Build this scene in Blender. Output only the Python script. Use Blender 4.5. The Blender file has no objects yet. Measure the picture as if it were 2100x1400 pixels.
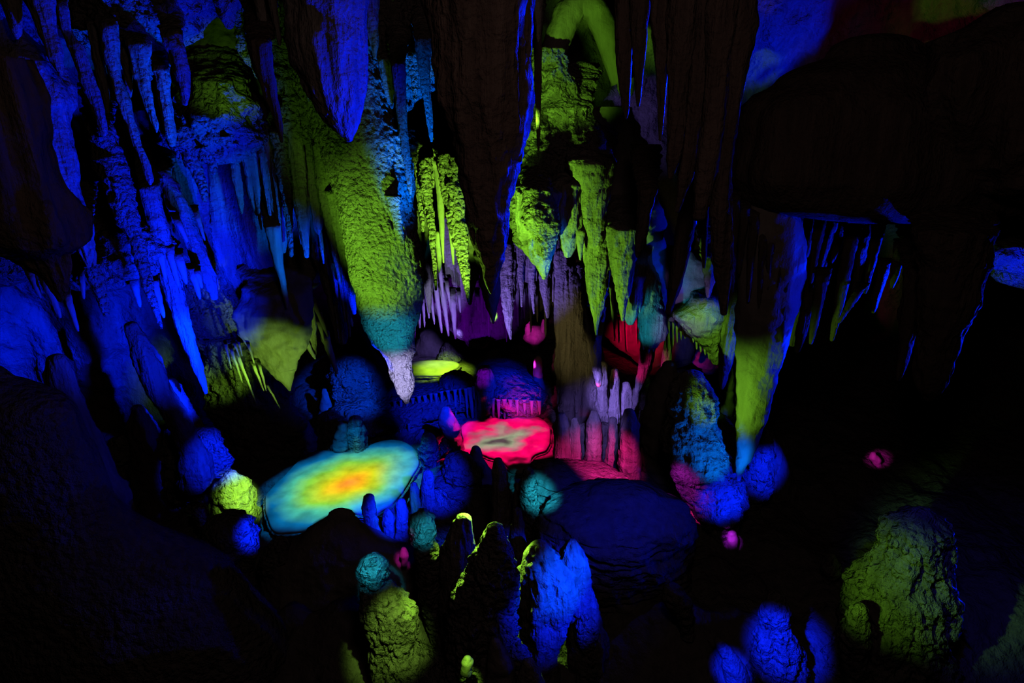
import bpy, math, random
import numpy as np
from mathutils import Vector

# ------------------------------------------------------------------ scene
S = bpy.context.scene
COL = S.collection
PITCH = math.radians(20.0)
SP, CP = math.sin(PITCH), math.cos(PITCH)
F = 1200.0            # focal length in pixels of the 2100 x 1400 frame
H = 5.0               # the viewing gallery stands five metres above the pools

def at(px, py, Y):
    """point of the cave seen at pixel (px, py), Y metres in front of the gallery"""
    u, v = (px - 1050.0) / F, (py - 700.0) / F
    t = Y / (CP - v * SP)
    return np.array([u * t, Y, H - t * (SP + v * CP)])

def ground_Y(py, z=0.0):
    v = (py - 700.0) / F
    return (H - z) * (CP - v * SP) / (SP + v * CP)

# ------------------------------------------------------------------ noise
_rng = np.random.RandomState(7)
_perm = np.concatenate([_rng.permutation(256)] * 3)
_g = _rng.normal(size=(256, 3)); _g /= np.linalg.norm(_g, axis=1)[:, None]

def pnoise(p):
    p = np.asarray(p, float)
    i = np.floor(p).astype(int); f = p - i; i &= 255
    w = f * f * f * (f * (f * 6 - 15) + 10)
    out = 0
    for dx in (0, 1):
        wx = w[..., 0] if dx else 1 - w[..., 0]
        for dy in (0, 1):
            wy = w[..., 1] if dy else 1 - w[..., 1]
            for dz in (0, 1):
                wz = w[..., 2] if dz else 1 - w[..., 2]
                h = _perm[_perm[_perm[i[..., 0] + dx] + i[..., 1] + dy] + i[..., 2] + dz]
                g = _g[h]
                out = out + wx * wy * wz * (g[..., 0] * (f[..., 0] - dx) + g[..., 1] * (f[..., 1] - dy) + g[..., 2] * (f[..., 2] - dz))
    return out * 1.6

def fbm(p, o=3):
    a, s, r = 1.0, 1.0, 0
    for k in range(o):
        r = r + a * pnoise(np.asarray(p) * s + k * 17.3); a *= .5; s *= 2.1
    return r

# ------------------------------------------------------------------ materials
def rock_mat(name, c1, c2, flute, grain, rough=.62, spec=.3, fs=11.0, gs=30.0, dist=.02, fine=.5):
    """limestone: vertical ribs, popcorn grains and a fine crust, all as relief"""
    m = bpy.data.materials.new(name); m.use_nodes = True
    n, l = m.node_tree.nodes, m.node_tree.links
    b = n['Principled BSDF']
    geo = n.new('ShaderNodeNewGeometry')
    mp = n.new('ShaderNodeMapping'); mp.inputs['Scale'].default_value = (1, 1, .09)
    l.new(geo.outputs['Position'], mp.inputs['Vector'])
    nf = n.new('ShaderNodeTexNoise'); nf.inputs['Scale'].default_value = fs; nf.inputs['Detail'].default_value = 4; nf.inputs['Roughness'].default_value = .62
    l.new(mp.outputs['Vector'], nf.inputs['Vector'])
    ng = n.new('ShaderNodeTexNoise'); ng.inputs['Scale'].default_value = gs; ng.inputs['Detail'].default_value = 3; ng.inputs['Roughness'].default_value = .7
    l.new(geo.outputs['Position'], ng.inputs['Vector'])
    vo = n.new('ShaderNodeTexVoronoi'); vo.inputs['Scale'].default_value = gs * .9
    l.new(geo.outputs['Position'], vo.inputs['Vector'])
    a1 = n.new('ShaderNodeMath'); a1.operation = 'MULTIPLY'; a1.inputs[1].default_value = flute
    l.new(nf.outputs['Fac'], a1.inputs[0])
    a2 = n.new('ShaderNodeMath'); a2.operation = 'MULTIPLY_ADD'; a2.inputs[1].default_value = grain
    l.new(ng.outputs['Fac'], a2.inputs[0]); l.new(a1.outputs[0], a2.inputs[2])
    a3 = n.new('ShaderNodeMath'); a3.operation = 'MULTIPLY_ADD'; a3.inputs[1].default_value = -grain * fine
    l.new(vo.outputs['Distance'], a3.inputs[0]); l.new(a2.outputs[0], a3.inputs[2])
    bp = n.new('ShaderNodeBump'); bp.inputs['Strength'].default_value = 1.0; bp.inputs['Distance'].default_value = dist
    l.new(a3.outputs[0], bp.inputs['Height']); l.new(bp.outputs['Normal'], b.inputs['Normal'])
    mx = n.new('ShaderNodeMix'); mx.data_type = 'RGBA'
    mx.inputs['A'].default_value = (*c2, 1); mx.inputs['B'].default_value = (*c1, 1)
    rm = n.new('ShaderNodeMapRange'); rm.inputs['From Min'].default_value = .35; rm.inputs['From Max'].default_value = .65
    l.new(nf.outputs['Fac'], rm.inputs['Value'])
    l.new(rm.outputs['Result'], mx.inputs['Factor']); l.new(mx.outputs['Result'], b.inputs['Base Color'])
    b.inputs['Roughness'].default_value = rough; b.inputs['Specular IOR Level'].default_value = spec
    return m

M = {
    'flute': rock_mat('fluted_limestone', (.66, .65, .63), (.36, .355, .345), 3.6, 1.0),
    'grain': rock_mat('popcorn_limestone', (.62, .61, .59), (.40, .395, .385), 1.0, 3.4, gs=24, dist=.028, fine=.7),
    'crust': rock_mat('crusted_limestone', (.62, .61, .60), (.46, .455, .45), .8, 3.0, gs=26, dist=.024),
    'smooth': rock_mat('smooth_flowstone', (.60, .59, .57), (.46, .45, .44), .7, .7, rough=.5, gs=16),
    'straw': rock_mat('straw_calcite', (.70, .69, .68), (.54, .53, .52), 1.2, .6, rough=.45, dist=.01),
    'rough': rock_mat('weathered_rock', (.52, .51, .49), (.34, .335, .325), 1.0, 2.6, gs=15, dist=.04),
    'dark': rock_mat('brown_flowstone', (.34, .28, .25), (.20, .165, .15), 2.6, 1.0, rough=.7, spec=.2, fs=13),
    'crag': rock_mat('craggy_limestone', (.58, .57, .55), (.34, .335, .325), 2.6, 2.2, gs=20, dist=.03),
    'strata': rock_mat('layered_flowstone', (.50, .49, .48), (.32, .315, .31), .8, 1.6, gs=14, dist=.03),
    'wall': rock_mat('cave_wall_rock', (.46, .45, .44), (.30, .295, .29), .8, 1.8, rough=.75, spec=.2, gs=10, dist=.035),
}

def water_mat():
    m = bpy.data.materials.new('milky_pool_water'); m.use_nodes = True
    n, l = m.node_tree.nodes, m.node_tree.links
    b = n['Principled BSDF']
    tc = n.new('ShaderNodeNewGeometry')
    ns = n.new('ShaderNodeTexNoise'); ns.inputs['Scale'].default_value = 5; ns.inputs['Detail'].default_value = 7
    l.new(tc.outputs['Position'], ns.inputs['Vector'])
    rp = n.new('ShaderNodeValToRGB')
    rp.color_ramp.elements[0].position = .30; rp.color_ramp.elements[0].color = (.52, .52, .50, 1)
    rp.color_ramp.elements[1].position = .62; rp.color_ramp.elements[1].color = (.82, .82, .80, 1)
    l.new(ns.outputs['Fac'], rp.inputs[0]); l.new(rp.outputs[0], b.inputs['Base Color'])
    b.inputs['Roughness'].default_value = .55; b.inputs['Specular IOR Level'].default_value = .25
    return m
M['water'] = water_mat()

# ------------------------------------------------------------------ mesh helpers
def link_mesh(name, V, Q, mat, parent=None, origin=None):
    V = np.asarray(V, float)
    if origin is None: origin = V.mean(axis=0)
    me = bpy.data.meshes.new(name)
    me.from_pydata((V - origin).tolist(), [], Q)
    me.materials.append(mat)
    me.polygons.foreach_set('use_smooth', [True] * len(me.polygons))
    me.update()
    o = bpy.data.objects.new(name, me); COL.objects.link(o)
    if parent is None:
        o.location = origin
    else:
        o.parent = parent
        o.location = np.asarray(origin) - np.asarray(parent.location)
    return o

def tag(o, label, cat, group=None, kind=None):
    if label: o['label'] = label
    if cat: o['category'] = cat
    if group: o['group'] = group
    if kind: o['kind'] = kind
    return o

def parse(rows):
    return [tuple(float(a) for a in r.split(',')) for r in rows.split(';') if r.strip()]

_seed = [0]
def loft(name, rows, Y, style='flute', parent=None, ratio=.85, amp=1.0, dY=None, top='flat', bot='tip', seg=None, rings=None, lean=0.0, wref=None, sd=None):
    """a speleothem from its outline: rows of (height pixel, left pixel, right pixel), as a full round body at distance Y"""
    if sd is None: _seed[0] += 1; sd = _seed[0] * 3.71
    if isinstance(rows, str): rows = parse(rows)
    rows = sorted(rows)
    P = []
    for k, (py, xl, xr) in enumerate(rows):
        yy = Y + (dY[k] if dY else 0) 
        a, b = at(xl, py, yy), at(xr, py, yy)
        P.append(((a[0] + b[0]) / 2, yy, a[2], max((b[0] - a[0]) / 2, .002)))
    P = np.array(P)
    d = np.r_[0, np.cumsum(np.linalg.norm(np.diff(P[:, :3], axis=0), axis=1) + 1e-6)]
    L = d[-1]; wmax = P[:, 3].max()
    if seg is None: seg = int(np.clip(wmax * 170, 16, 170))
    if rings is None: rings = int(np.clip(L * 55, 20, 190))
    s = np.linspace(0, L, rings)
    # smooth monotone-ish interpolation
    def interp(col):
        m = np.gradient(col, d) if len(col) > 2 else np.full(len(col), (col[-1] - col[0]) / L)
        sec = np.diff(col) / np.diff(d)
        for i in range(len(col)):
            lo = sec[i - 1] if i > 0 else sec[0]; hi = sec[i] if i < len(sec) else sec[-1]
            m[i] = 0 if lo * hi < 0 else np.sign(lo) * min(abs(m[i]), 3 * abs(lo), 3 * abs(hi))
        k = np.clip(np.searchsorted(d, s, side='right') - 1, 0, len(d) - 2)
        h = d[k + 1] - d[k]; t = (s - d[k]) / h
        return ((2*t**3 - 3*t**2 + 1) * col[k] + (t**3 - 2*t**2 + t) * h * m[k] + (-2*t**3 + 3*t**2) * col[k+1] + (t**3 - t**2) * h * m[k+1])
    C = np.stack([interp(P[:, j]) for j in range(3)], 1); W = np.maximum(interp(P[:, 3]), .002)
    # rounded ends
    def cap(center, w, sgn):
        cs, ws = [], []
        hgt = min(w * .35, .28) if w > .3 else w * .8
        for q in (0.35, .62, .82, .94, .99):
            cs.append(center + np.array([0, 0, sgn * hgt * q])); ws.append(w * math.sqrt(1 - q * q))
        return cs, ws
    c1, w1 = cap(C[-1], W[-1], -1)
    C = np.vstack([C, c1]); W = np.r_[W, w1]
    if top == 'round':
        c0, w0 = cap(C[0], W[0], 1)
        C = np.vstack([c0[::-1], C]); W = np.r_[w0[::-1], W]
    n = len(C)
    th = np.linspace(0, 2 * math.pi, seg, endpoint=False)
    ct, stt = np.cos(th), np.sin(th)
    X = C[:, None, 0] + W[:, None] * ct[None]
    Yv = C[:, None, 1] + W[:, None] * ratio * stt[None]
    Z = np.repeat(C[:, None, 2], seg, 1)
    V = np.stack([X, Yv, Z], -1)
    Wn = np.repeat(W[:, None], seg, 1)
    radial = np.stack([np.broadcast_to(ct, (n, seg)), np.broadcast_to(stt, (n, seg)), np.zeros((n, seg))], -1)
    wref = max(wref or wmax, .02)
    def ridge(p, o=3): return .5 - np.abs(fbm(p, o))
    if style in ('flute', 'dark', 'straw'):
        fr = 2.6 / wref
        disp = fbm(V * np.array([fr, fr, fr * .08]) + sd, 2) * .15 * Wn
        disp += ridge(V * np.array([1.4 * fr, 1.4 * fr, fr * .12]) + sd + 9, 2) * .16 * Wn
        disp += ridge(V * np.array([19, 19, 1.9]) + sd, 2) * np.minimum(.035, .25 * Wn)
        disp += pnoise(V * np.array([3, 3, 5.]) / max(wref * 4, .25) + sd) * .10 * Wn
        disp += pnoise(V * np.array([9, 9, 14.]) + sd) * np.minimum(.012, .12 * Wn)
        if style == 'straw': disp *= .7
    elif style == 'crag':
        disp = fbm(V * np.array([1.6, 1.6, 1.]) / max(wref, .12) + sd, 2) * .16 * Wn
        disp += ridge(V * np.array([7.5, 7.5, 1.5]) + sd, 3) * np.minimum(.085, .4 * Wn)
        disp += ridge(V * np.array([20, 20, 5.]) + sd, 2) * np.minimum(.04, .25 * Wn)
        disp += ridge(V * np.array([3, 3, 7.]) + sd + 5, 2) * np.minimum(.04, .2 * Wn)
    elif style == 'strata':
        disp = fbm(V * 1.6 + sd, 3) * .16 * Wn + ridge(V * np.array([1.6, 1.6, 13.]) + sd, 2) * .10 + ridge(V * np.array([4, 4, 5.]) + sd, 3) * .06
    elif style == 'crust':
        disp = fbm(V * (1.5 / max(wref, .12)) + sd, 2) * .09 * Wn
        disp += ridge(V * np.array([9, 9, 6.]) + sd, 3) * np.minimum(.028, .3 * Wn)
        disp += ridge(V * np.array([22, 22, 15.]) + sd, 2) * np.minimum(.022, .25 * Wn)
    elif style in ('grain', 'rough'):
        disp = fbm(V * (1.6 / max(wref, .12)) + sd, 3) * .20 * Wn
        disp += ridge(V * np.array([8, 8, 5.]) + sd, 3) * np.minimum(.085, .4 * Wn)
        disp += ridge(V * 19 + sd, 2) * np.minimum(.03, .2 * Wn)
        if style == 'grain':
            disp += fbm(V * np.array([8, 8, 1.2]) + sd, 2) * np.minimum(.05, .25 * Wn)
    else:
        disp = fbm(V * (1.3 / max(wref, .1)) + sd, 2) * .12 * Wn + fbm(V * 6 + sd, 3) * np.minimum(.03, .2 * Wn)
    V = V + radial * (disp * amp)[..., None]
    if lean: V[..., 1] += lean * (V[..., 2] - V[-1, 0, 2])
    V = V.reshape(-1, 3)
    Q = []
    for i in range(n - 1):
        a = i * seg; b = a + seg
        for j in range(seg):
            k = (j + 1) % seg
            Q.append((a + j, b + j, b + k, a + k))
    tip = np.array([C[-1][0], C[-1][1], C[-1][2] - .002]); tp = C[0]
    V = np.vstack([V, tip, tp]); it, ip = len(V) - 2, len(V) - 1
    for j in range(seg):
        k = (j + 1) % seg
        Q.append(((n - 1) * seg + j, it, (n - 1) * seg + k)); Q.append((j, k, ip))
    org = C[0] if bot == 'tip' else C[-1]
    return link_mesh(name, V, Q, M[style], parent, np.array(org, float))

def stal(name, label, cat, Y, rows, style='flute', group=None, drips=None, anchor=True, tip=None, tiplab=None, **kw):
    """something hanging: runs up into the rock it grows from"""
    r = parse(rows)
    dY = None
    if anchor and r[0][0] > 5:
        y0, a, b = r[0]
        r = [(y0 - 100, a - 12, b + 10), (y0 - 30, a - 4, b + 3)] + r; dY = [1.0, .25] + [0] * (len(r) - 2)
    elif anchor:
        y0, a, b = r[0]
        r = [(y0 - 520, a - 45, b + 45)] + r   # up to the cave ceiling
    low = None
    if tip:
        q = np.array(sorted(r)); e = lambda y: (y, float(np.interp(y, q[:, 0], q[:, 1])), float(np.interp(y, q[:, 0], q[:, 2])))
        low = [e(tip - 10)] + [k for k in r if k[0] > tip]
        if dY: dY = dY[:len([k for k in r if k[0] <= tip])] + [0]
        r = [k for k in r if k[0] <= tip] + [e(tip)]
    wr = max((k[2] - k[1]) / 2 * Y / 1150 for k in r)
    o = loft(name, r, Y, style, dY=dY, wref=wr, **kw)
    tag(o, label, cat, group)
    if low:
        kw2 = {k: v for k, v in kw.items() if k in ('ratio', 'amp')}
        c = loft('tip', low, Y, style, parent=o, wref=wr, sd=_seed[0] * 3.71, **kw2)
        if tiplab: c['label'] = tiplab
    for (x0, y0, x1, y1, w) in (drips or []):
        loft('drip', straw_rows(x0, y0, x1, y1, w), Y - .04, 'straw', parent=o)
    return o

def straw_rows(x0, y0, x1, y1, w):
    out = []
    for t, k in ((0, 1.25), (.12, 1.0), (.45, .78), (.75, .55), (.93, .40), (1, .24)):
        x, y = x0 + (x1 - x0) * t, y0 + (y1 - y0) * t
        out.append((y, x - w * k, x + w * k))
    return out

ORD = ['first', 'second', 'third', 'fourth', 'fifth', 'sixth', 'seventh', 'eighth', 'ninth', 'tenth', 'eleventh', 'twelfth', 'thirteenth', 'fourteenth', 'fifteenth', 'sixteenth']
def straws(name, what, where, cat, Y, items, style='straw', group=None):
    """a row of hanging things, each its own object, told apart by length and by order along the row"""
    items = sorted(items, key=lambda i: i[0] + i[2]); ln = [i[3] - i[1] for i in items]; n = len(items)
    for k, it in enumerate(items):
        x0, y0, x1, y1, w = it[:5]; yy = it[5] if len(it) > 5 else Y
        if ln[k] == max(ln): lab = f'longest {what} {where}'
        elif ln[k] == min(ln): lab = f'shortest {what} {where}'
        else:
            lab = f'{ORD[k]}-from-left {what} {where}' if k <= n // 2 else f'{ORD[n - 1 - k]}-from-right {what} {where}'
        o = loft(name, straw_rows(x0, y0 - 10, x1, y1, w), yy, style, dY=[.25, .08, 0, 0, 0, 0])
        tag(o, lab, cat, group)

def mite(name, label, cat, rows, style='flute', Y=None, z=0.0, group=None, sink=.25, caps=None, **kw):
    """something standing: its last row is its foot on the ground"""
    r = parse(rows)
    g = ground_Y(r[-1][0], z)
    if Y is None or (r[-1][0] < 1330 and Y > g): Y = g
    yb, a, b = r[-1]
    m = (b - a) * .06
    r.append((yb + sink * 1200 / Y * .8, a - m, b + m))
    o = loft(name, r, Y, style, top='round', bot='base', **kw)
    tag(o, label, cat, group)
    return o

def tube(name, pts, mat, seg=20, parent=None, sub=8, amp=.12):
    P = np.array([list(at(x, y, Y)) + [r * Y / 1200.0] for x, y, Y, r in pts])
    k = np.linspace(0, len(P) - 1, (len(P) - 1) * sub + 1)
    C = np.stack([np.interp(k, range(len(P)), P[:, j]) for j in range(4)], 1)
    for _ in range(3): C[1:-1] = (C[:-2] + 2 * C[1:-1] + C[2:]) / 4
    V = []
    for i, c in enumerate(C):
        t = C[min(i + 1, len(C) - 1), :3] - C[max(i - 1, 0), :3]; t /= np.linalg.norm(t)
        s = np.cross(t, [0, 1, 0.01]); s /= np.linalg.norm(s); u = np.cross(s, t)
        for j in range(seg):
            a = 2 * math.pi * j / seg
            V.append(c[:3] + c[3] * (math.cos(a) * s + math.sin(a) * u))
    V = np.array(V); n = len(C)
    V += (fbm(V * 6, 3)[:, None] * amp) * (V - np.repeat(C[:, :3], seg, 0))
    Q = [(i * seg + j, (i + 1) * seg + j, (i + 1) * seg + (j + 1) % seg, i * seg + (j + 1) % seg) for i in range(n - 1) for j in range(seg)]
    Q.append(tuple(range(seg))[::-1]); Q.append(tuple(range((n - 1) * seg, n * seg)))
    return link_mesh(name, V, Q, M[mat], parent, C[0, :3])

# ------------------------------------------------------------------ the cave shell
def sheet(name, pxs, pys, D, nx, ny, amp, freq, style='wall', thick=None):
    D = np.array(D, float); pxs = np.array(pxs, float); pys = np.array(pys, float)
    gx = np.linspace(pxs[0], pxs[-1], nx); gy = np.linspace(pys[0], pys[-1], ny)
    T = np.array([np.interp(gx, pxs, row) for row in D])
    G = np.array([np.interp(gy, pys, T[:, i]) for i in range(nx)]).T
    for _ in range(30):
        Gp = np.pad(G, 1, mode='edge'); G = (Gp[1:-1, :-2] + Gp[1:-1, 2:] + Gp[:-2, 1:-1] + Gp[2:, 1:-1] + 4 * G) / 8
    u = (gx[None] - 1050) / F; v = (gy[:, None] - 700) / F
    t = G / (CP - v * SP)
    V = np.stack([u * t, G + 0 * u, H - t * (SP + v * CP)], -1)
    nrm = np.cross(np.gradient(V, axis=1), np.gradient(V, axis=0)); nrm /= np.linalg.norm(nrm, axis=-1)[..., None] + 1e-9
    V = V + nrm * (fbm(V * freq, 5) * amp + (np.abs(fbm(V * freq * np.array([2.2, 2.2, .6]) + 31, 3)) - .3) * amp * .5)[..., None]
    Q = [(i * nx + j, i * nx + j + 1, (i + 1) * nx + j + 1, (i + 1) * nx + j) for i in range(ny - 1) for j in range(nx - 1)]
    o = link_mesh(name, V.reshape(-1, 3), Q, M[style])
    o['kind'] = 'structure'
    return o

sheet('wall_left', [-900, -300, 0, 300, 600, 800], [-250, 0, 300, 600, 900, 1060],
      [[4.5, 5.5, 6.8, 8.0, 9.0, 10], [4.5, 5.8, 7.3, 8.4, 9.5, 10.5], [4.5, 6, 7.9, 8.9, 10, 11],
       [4.5, 6.4, 8.6, 9.3, 10.4, 11.4], [4.5, 6.6, 8.7, 9.4, 10.2, 11.4], [4.4, 6.2, 8.2, 9.2, 10, 11.4]], 220, 170, .28, .8)
sheet('wall_back', [480, 700, 1000, 1300, 1600, 1850], [-200, 100, 400, 600, 760, 930],
      [[9.8, 10, 10, 10, 10.2, 10.5], [11, 11, 11.2, 11.2, 11.2, 11], [12, 12.4, 12.6, 12.6, 12.4, 12], [12.4, 12.8, 13, 13, 12.8, 12.4],
       [12.4, 13, 13.2, 13.2, 13, 12.6], [12.4, 13, 13.2, 13.2, 13, 12.6]], 180, 130, .35, .7)
sheet('wall_right', [1400, 1700, 2000, 2300, 2800, 3300], [-250, 150, 500, 800, 1250],
      [[11, 10.3, 9.4, 7.4, 5, 3.6], [12.4, 11.2, 10.2, 8, 5.2, 3.8], [12.6, 11.6, 10.6, 8.3, 5.4, 4], [12.6, 11.8, 10.8, 8.4, 5.4, 4], [12.6, 11.8, 10.8, 8.4, 5.4, 4]], 150, 110, .35, .7)

def ceiling():
    xs = np.linspace(-13, 13, 160); ys = np.linspace(1, 15, 110)
    X, Yv = np.meshgrid(xs, ys)
    Z = 7.35 + .10 * (Yv - 8) * 0 + 0 * X
    V = np.stack([X, Yv, Z], -1)
    V[..., 2] += fbm(V * .5, 4) * .55 + np.abs(fbm(V * 1.6, 3)) * .25
    nx, ny = 160, 110
    Q = [(i * nx + j, (i + 1) * nx + j, (i + 1) * nx + j + 1, i * nx + j + 1) for i in range(ny - 1) for j in range(nx - 1)]
    o = link_mesh('ceiling', V.reshape(-1, 3), Q, M['wall']); o['kind'] = 'structure'
ceiling()

POOL_A = [(543,1014),(562,993),(583,974),(604,950),(629,929),(657,921),(688,925),(717,927),(740,923),(756,913),(771,906),(790,901),(806,900),(824,902),(837,908),(851,918),(858,930),(860,949),(854,960),(846,971),(836,990),(823,1009),(812,1022),(800,1034),(775,1047),(746,1052),(722,1048),(703,1046),(688,1049),(674,1054),(658,1062),(646,1069),(634,1079),(623,1086),(595,1088),(566,1090),(556,1082),(551,1069),(543,1045)]
POOL_B = [(930,930),(941,920),(948,910),(950,899),(946,886),(945,874),(956,864),(971,855),(986,850),(1000,849),(1010,853),(1022,858),(1037,859),(1050,854),(1063,851),(1078,850),(1091,851),(1103,853),(1114,859),(1122,866),(1128,875),(1129,890),(1128,908),(1120,922),(1106,926),(1096,930),(1089,938),(1088,950),(1082,960),(1069,966),(1057,963),(1046,959),(1036,949),(1028,940),(1015,938),(1006,937),(994,931),(984,928),(972,936),(958,940),(944,937)]
POOL_C = [(780,757),(800,748),(830,743),(860,739),(890,738),(912,738),(930,740),(941,744),(942,749),(936,754),(928,758),(915,764),(902,769),(885,770),(868,769),(852,770),(838,771),(815,771),(795,768)]
def ground_pt(px, py, z):
    return at(px, py, ground_Y(py, z))
PA = np.array([ground_pt(x, y, .04)[:2] for x, y in POOL_A])
PB = np.array([ground_pt(x, y, .04)[:2] for x, y in POOL_B])
ZC = .45
PC = np.array([ground_pt(x, y, ZC)[:2] for x, y in POOL_C])

def inside_dist(px, py, poly):
    """signed distance to polygon, negative inside"""
    a = poly; b = np.roll(poly, -1, 0)
    dmin = np.full(px.shape, 1e9); ins = np.zeros(px.shape, bool)
    for (x1, y1), (x2, y2) in zip(a, b):
        dx, dy = x2 - x1, y2 - y1
        t = np.clip(((px - x1) * dx + (py - y1) * dy) / (dx * dx + dy * dy + 1e-12), 0, 1)
        dmin = np.minimum(dmin, np.hypot(px - x1 - t * dx, py - y1 - t * dy))
        c = ((y1 > py) != (y2 > py)) & (px < (x2 - x1) * (py - y1) / (y2 - y1 + 1e-12) + x1)
        ins ^= c
    return np.where(ins, -dmin, dmin)

def smooth(a, b, x):
    t = np.clip((x - a) / (b - a), 0, 1); return t * t * (3 - 2 * t)

def floor_z(X, Yv):
    P = np.stack([X, Yv, 0 * X], -1)
    z = fbm(P * .8, 4) * .20 + np.abs(fbm(P * 2.3, 3)) * .10 - .06
    # the rear terrace that carries the small pool
    ter = smooth(9.85, 10.35, Yv + .25 * pnoise(P * 1.3) + .12 * pnoise(P * 3.7)) * (1 - smooth(3.0, 6.0, np.abs(X)))
    z = z * (1 - .5 * ter) + ter * .40
    for poly, lvl in ((PA, -.03), (PB, -.03)):
        d = inside_dist(X, Yv, poly)
        k = 1 - smooth(.02, .45, d)
        z = z * (1 - k) + np.minimum(lvl, z) * k
        k = 1 - smooth(-.15, .0, d); z = z * (1 - k) + (-.12) * k
    z = z - smooth(5.1, 3.6, Yv) * 0 - np.clip(5.0 - Yv, 0, 3) * .8
    d = inside_dist(X, Yv, PC); k = 1 - smooth(.05, .5, d)
    z = z * (1 - k) + (ZC - .08) * k
    return z
def floor():
    nx, ny = 300, 230
    X, Yv = np.meshgrid(np.linspace(-9, 9, nx), np.linspace(.6, 13.6, ny))
    Z = floor_z(X, Yv)
    V = np.stack([X, Yv, Z], -1).reshape(-1, 3)
    Q = [(i * nx + j, i * nx + j + 1, (i + 1) * nx + j + 1, (i + 1) * nx + j) for i in range(ny - 1) for j in range(nx - 1)]
    o = link_mesh('floor', V, Q, M['wall']); o['kind'] = 'structure'
floor()

def pool(label, poly, z, depth, rim):
    c = poly.mean(0)
    # resample outline
    P = np.vstack([poly, poly[:1]]); d = np.r_[0, np.cumsum(np.hypot(*np.diff(P, axis=0).T))]
    s = np.linspace(0, d[-1], 180, endpoint=False)
    O = np.stack([np.interp(s, d, P[:, 0]), np.interp(s, d, P[:, 1])], 1)
    for _ in range(2): O = (np.roll(O, 1, 0) + 2 * O + np.roll(O, -1, 0)) / 4
    e = bpy.data.objects.new('cave_pool', None); COL.objects.link(e)
    e.location = (c[0], c[1], z - depth); tag(e, label, 'pool')
    n = len(O); V, Q = [], []
    rs = [1, .985, .9, .75, .55, .3]
    V += [(*p, z - depth) for p in O] + [(*p, z - .025) for p in O]
    for r in rs[1:]:
        V += [(*(c + (p - c) * r), z) for p in O]
    V.append((c[0], c[1], z)); m = len(rs) + 1
    for i in range(m - 1):
        for j in range(n):
            k = (j + 1) % n; Q.append((i * n + j, i * n + k, (i + 1) * n + k, (i + 1) * n + j))
    for j in range(n): Q.append(((m - 1) * n + j, (m - 1) * n + (j + 1) % n, len(V) - 1))
    link_mesh('water_surface', V, Q, M['water'], e, np.array([c[0], c[1], z - depth]))
    # a low crust of calcite round the shore
    V, Q = [], []
    q = 8
    for j, p in enumerate(O):
        nrm = np.array([O[(j + 1) % n][1] - O[j - 1][1], -(O[(j + 1) % n][0] - O[j - 1][0])]); nrm /= np.linalg.norm(nrm) + 1e-9
        if np.dot(nrm, p - c) < 0: nrm = -nrm
        for a in range(q):
            t = 2 * math.pi * a / q
            V.append((*(p + nrm * (rim * .7 + math.cos(t) * rim)), z - depth * .5 + math.sin(t) * rim * .7))
    V = np.array(V); V += (pnoise(V * 7) * rim * .6)[:, None] * np.array([1, 1, .5])
    for j in range(n):
        for a in range(q):
            k, b = (j + 1) % n, (a + 1) % q
            Q.append((j * q + a, k * q + a, k * q + b, j * q + b))
    link_mesh('shore_crust', V, Q, M['rough'], e, np.array([c[0], c[1], z - depth]))
pool('largest round pool glowing orange, yellow and turquoise beside the green-lit hanging cone', PA, .04, .12, .022)
pool('pool with wavy edge glowing hot pink and pale grey behind the finger stalagmites', PB, .04, .12, .018)
pool('small yellow-green glowing pool on the rear ledge behind the big hanging cone', PC, ZC, .10, .03)

# ================================================================== hanging things, left side
stal('hanging_rock', 'dark brown blunt hanging rock nearest the gallery, unlit, over the blue side wall', 'hanging rock', 3.8,
     '120,-420,40;200,-400,60;300,-380,75;400,-330,114;457,-240,146;494,-150,154;510,-60,146;526,25,137;549,62,139;574,92,140;600,108,136;613,116,130', 'dark', anchor=False, ratio=.5)
stal('stalactite', 'widest blue-lit ribbed stalactite bundle hanging at the edge of the blue wall', 'stalactite', 5.6,
     '-60,-160,10;20,-140,40;80,-110,58;130,-90,97;200,-40,128;250,20,131;300,70,146;350,100,156;400,108,160;440,128,179;480,148,187;520,166,190;545,176,186')
stal('stalactite', 'blue ribbed stalactite with a blunt end, left of the row of three slender ones', 'stalactite', 5.3, '-40,52,100;0,62,105;60,80,112;110,100,126;140,114,128;152,121,128')
stal('stalactite', 'short blue stub at the top corner beside a blunt blue stalactite', 'stalactite', 5.3, '-60,-10,35;0,5,40;40,18,43;72,28,42;78,32,38')
stal('stalactite', 'slender bent blue stalactite ending level with the green hollow', 'stalactite', 6.0, '20,118,138;60,128,145;100,144,170;160,165,191;220,190,212;262,204,218;276,208,217', tip=255)
stal('stalactite', 'short blue stalactite tucked between the bent one and the longest blue one', 'stalactite', 6.2, '60,180,205;110,190,210;160,200,217;205,212,224;230,217,225')
stal('stalactite', 'longest slender blue stalactite below the teal ceiling block, with brighter tip', 'stalactite', 6.1, '60,205,240;110,215,242;150,224,245;200,240,265;250,258,277;310,280,294;345,292,308;372,302,313;377,305,311', tip=310)
stal('stalactite', 'blue stalactite with a needle tip under the middle of the teal block', 'stalactite', 6.2, '100,265,305;140,275,304;180,285,309;230,303,318;262,316,325;270,319,323')
stal('stalactite', 'knobbly blue stalactite beside the green hollow, right of a needle-tipped one', 'stalactite', 6.3, '150,318,345;200,325,348;240,333,354;280,342,360;296,347,359')
stal('stalactite', 'stubby blue stalactite with round end hanging before the green hollow', 'stalactite', 6.0, '80,336,372;120,348,380;160,362,386;195,370,388;212,374,385')
stal('stalactite', 'very short blue stalactite stub hanging right under the teal block', 'stalactite', 6.3, '110,245,268;150,255,270;185,260,271;197,263,270')
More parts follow.
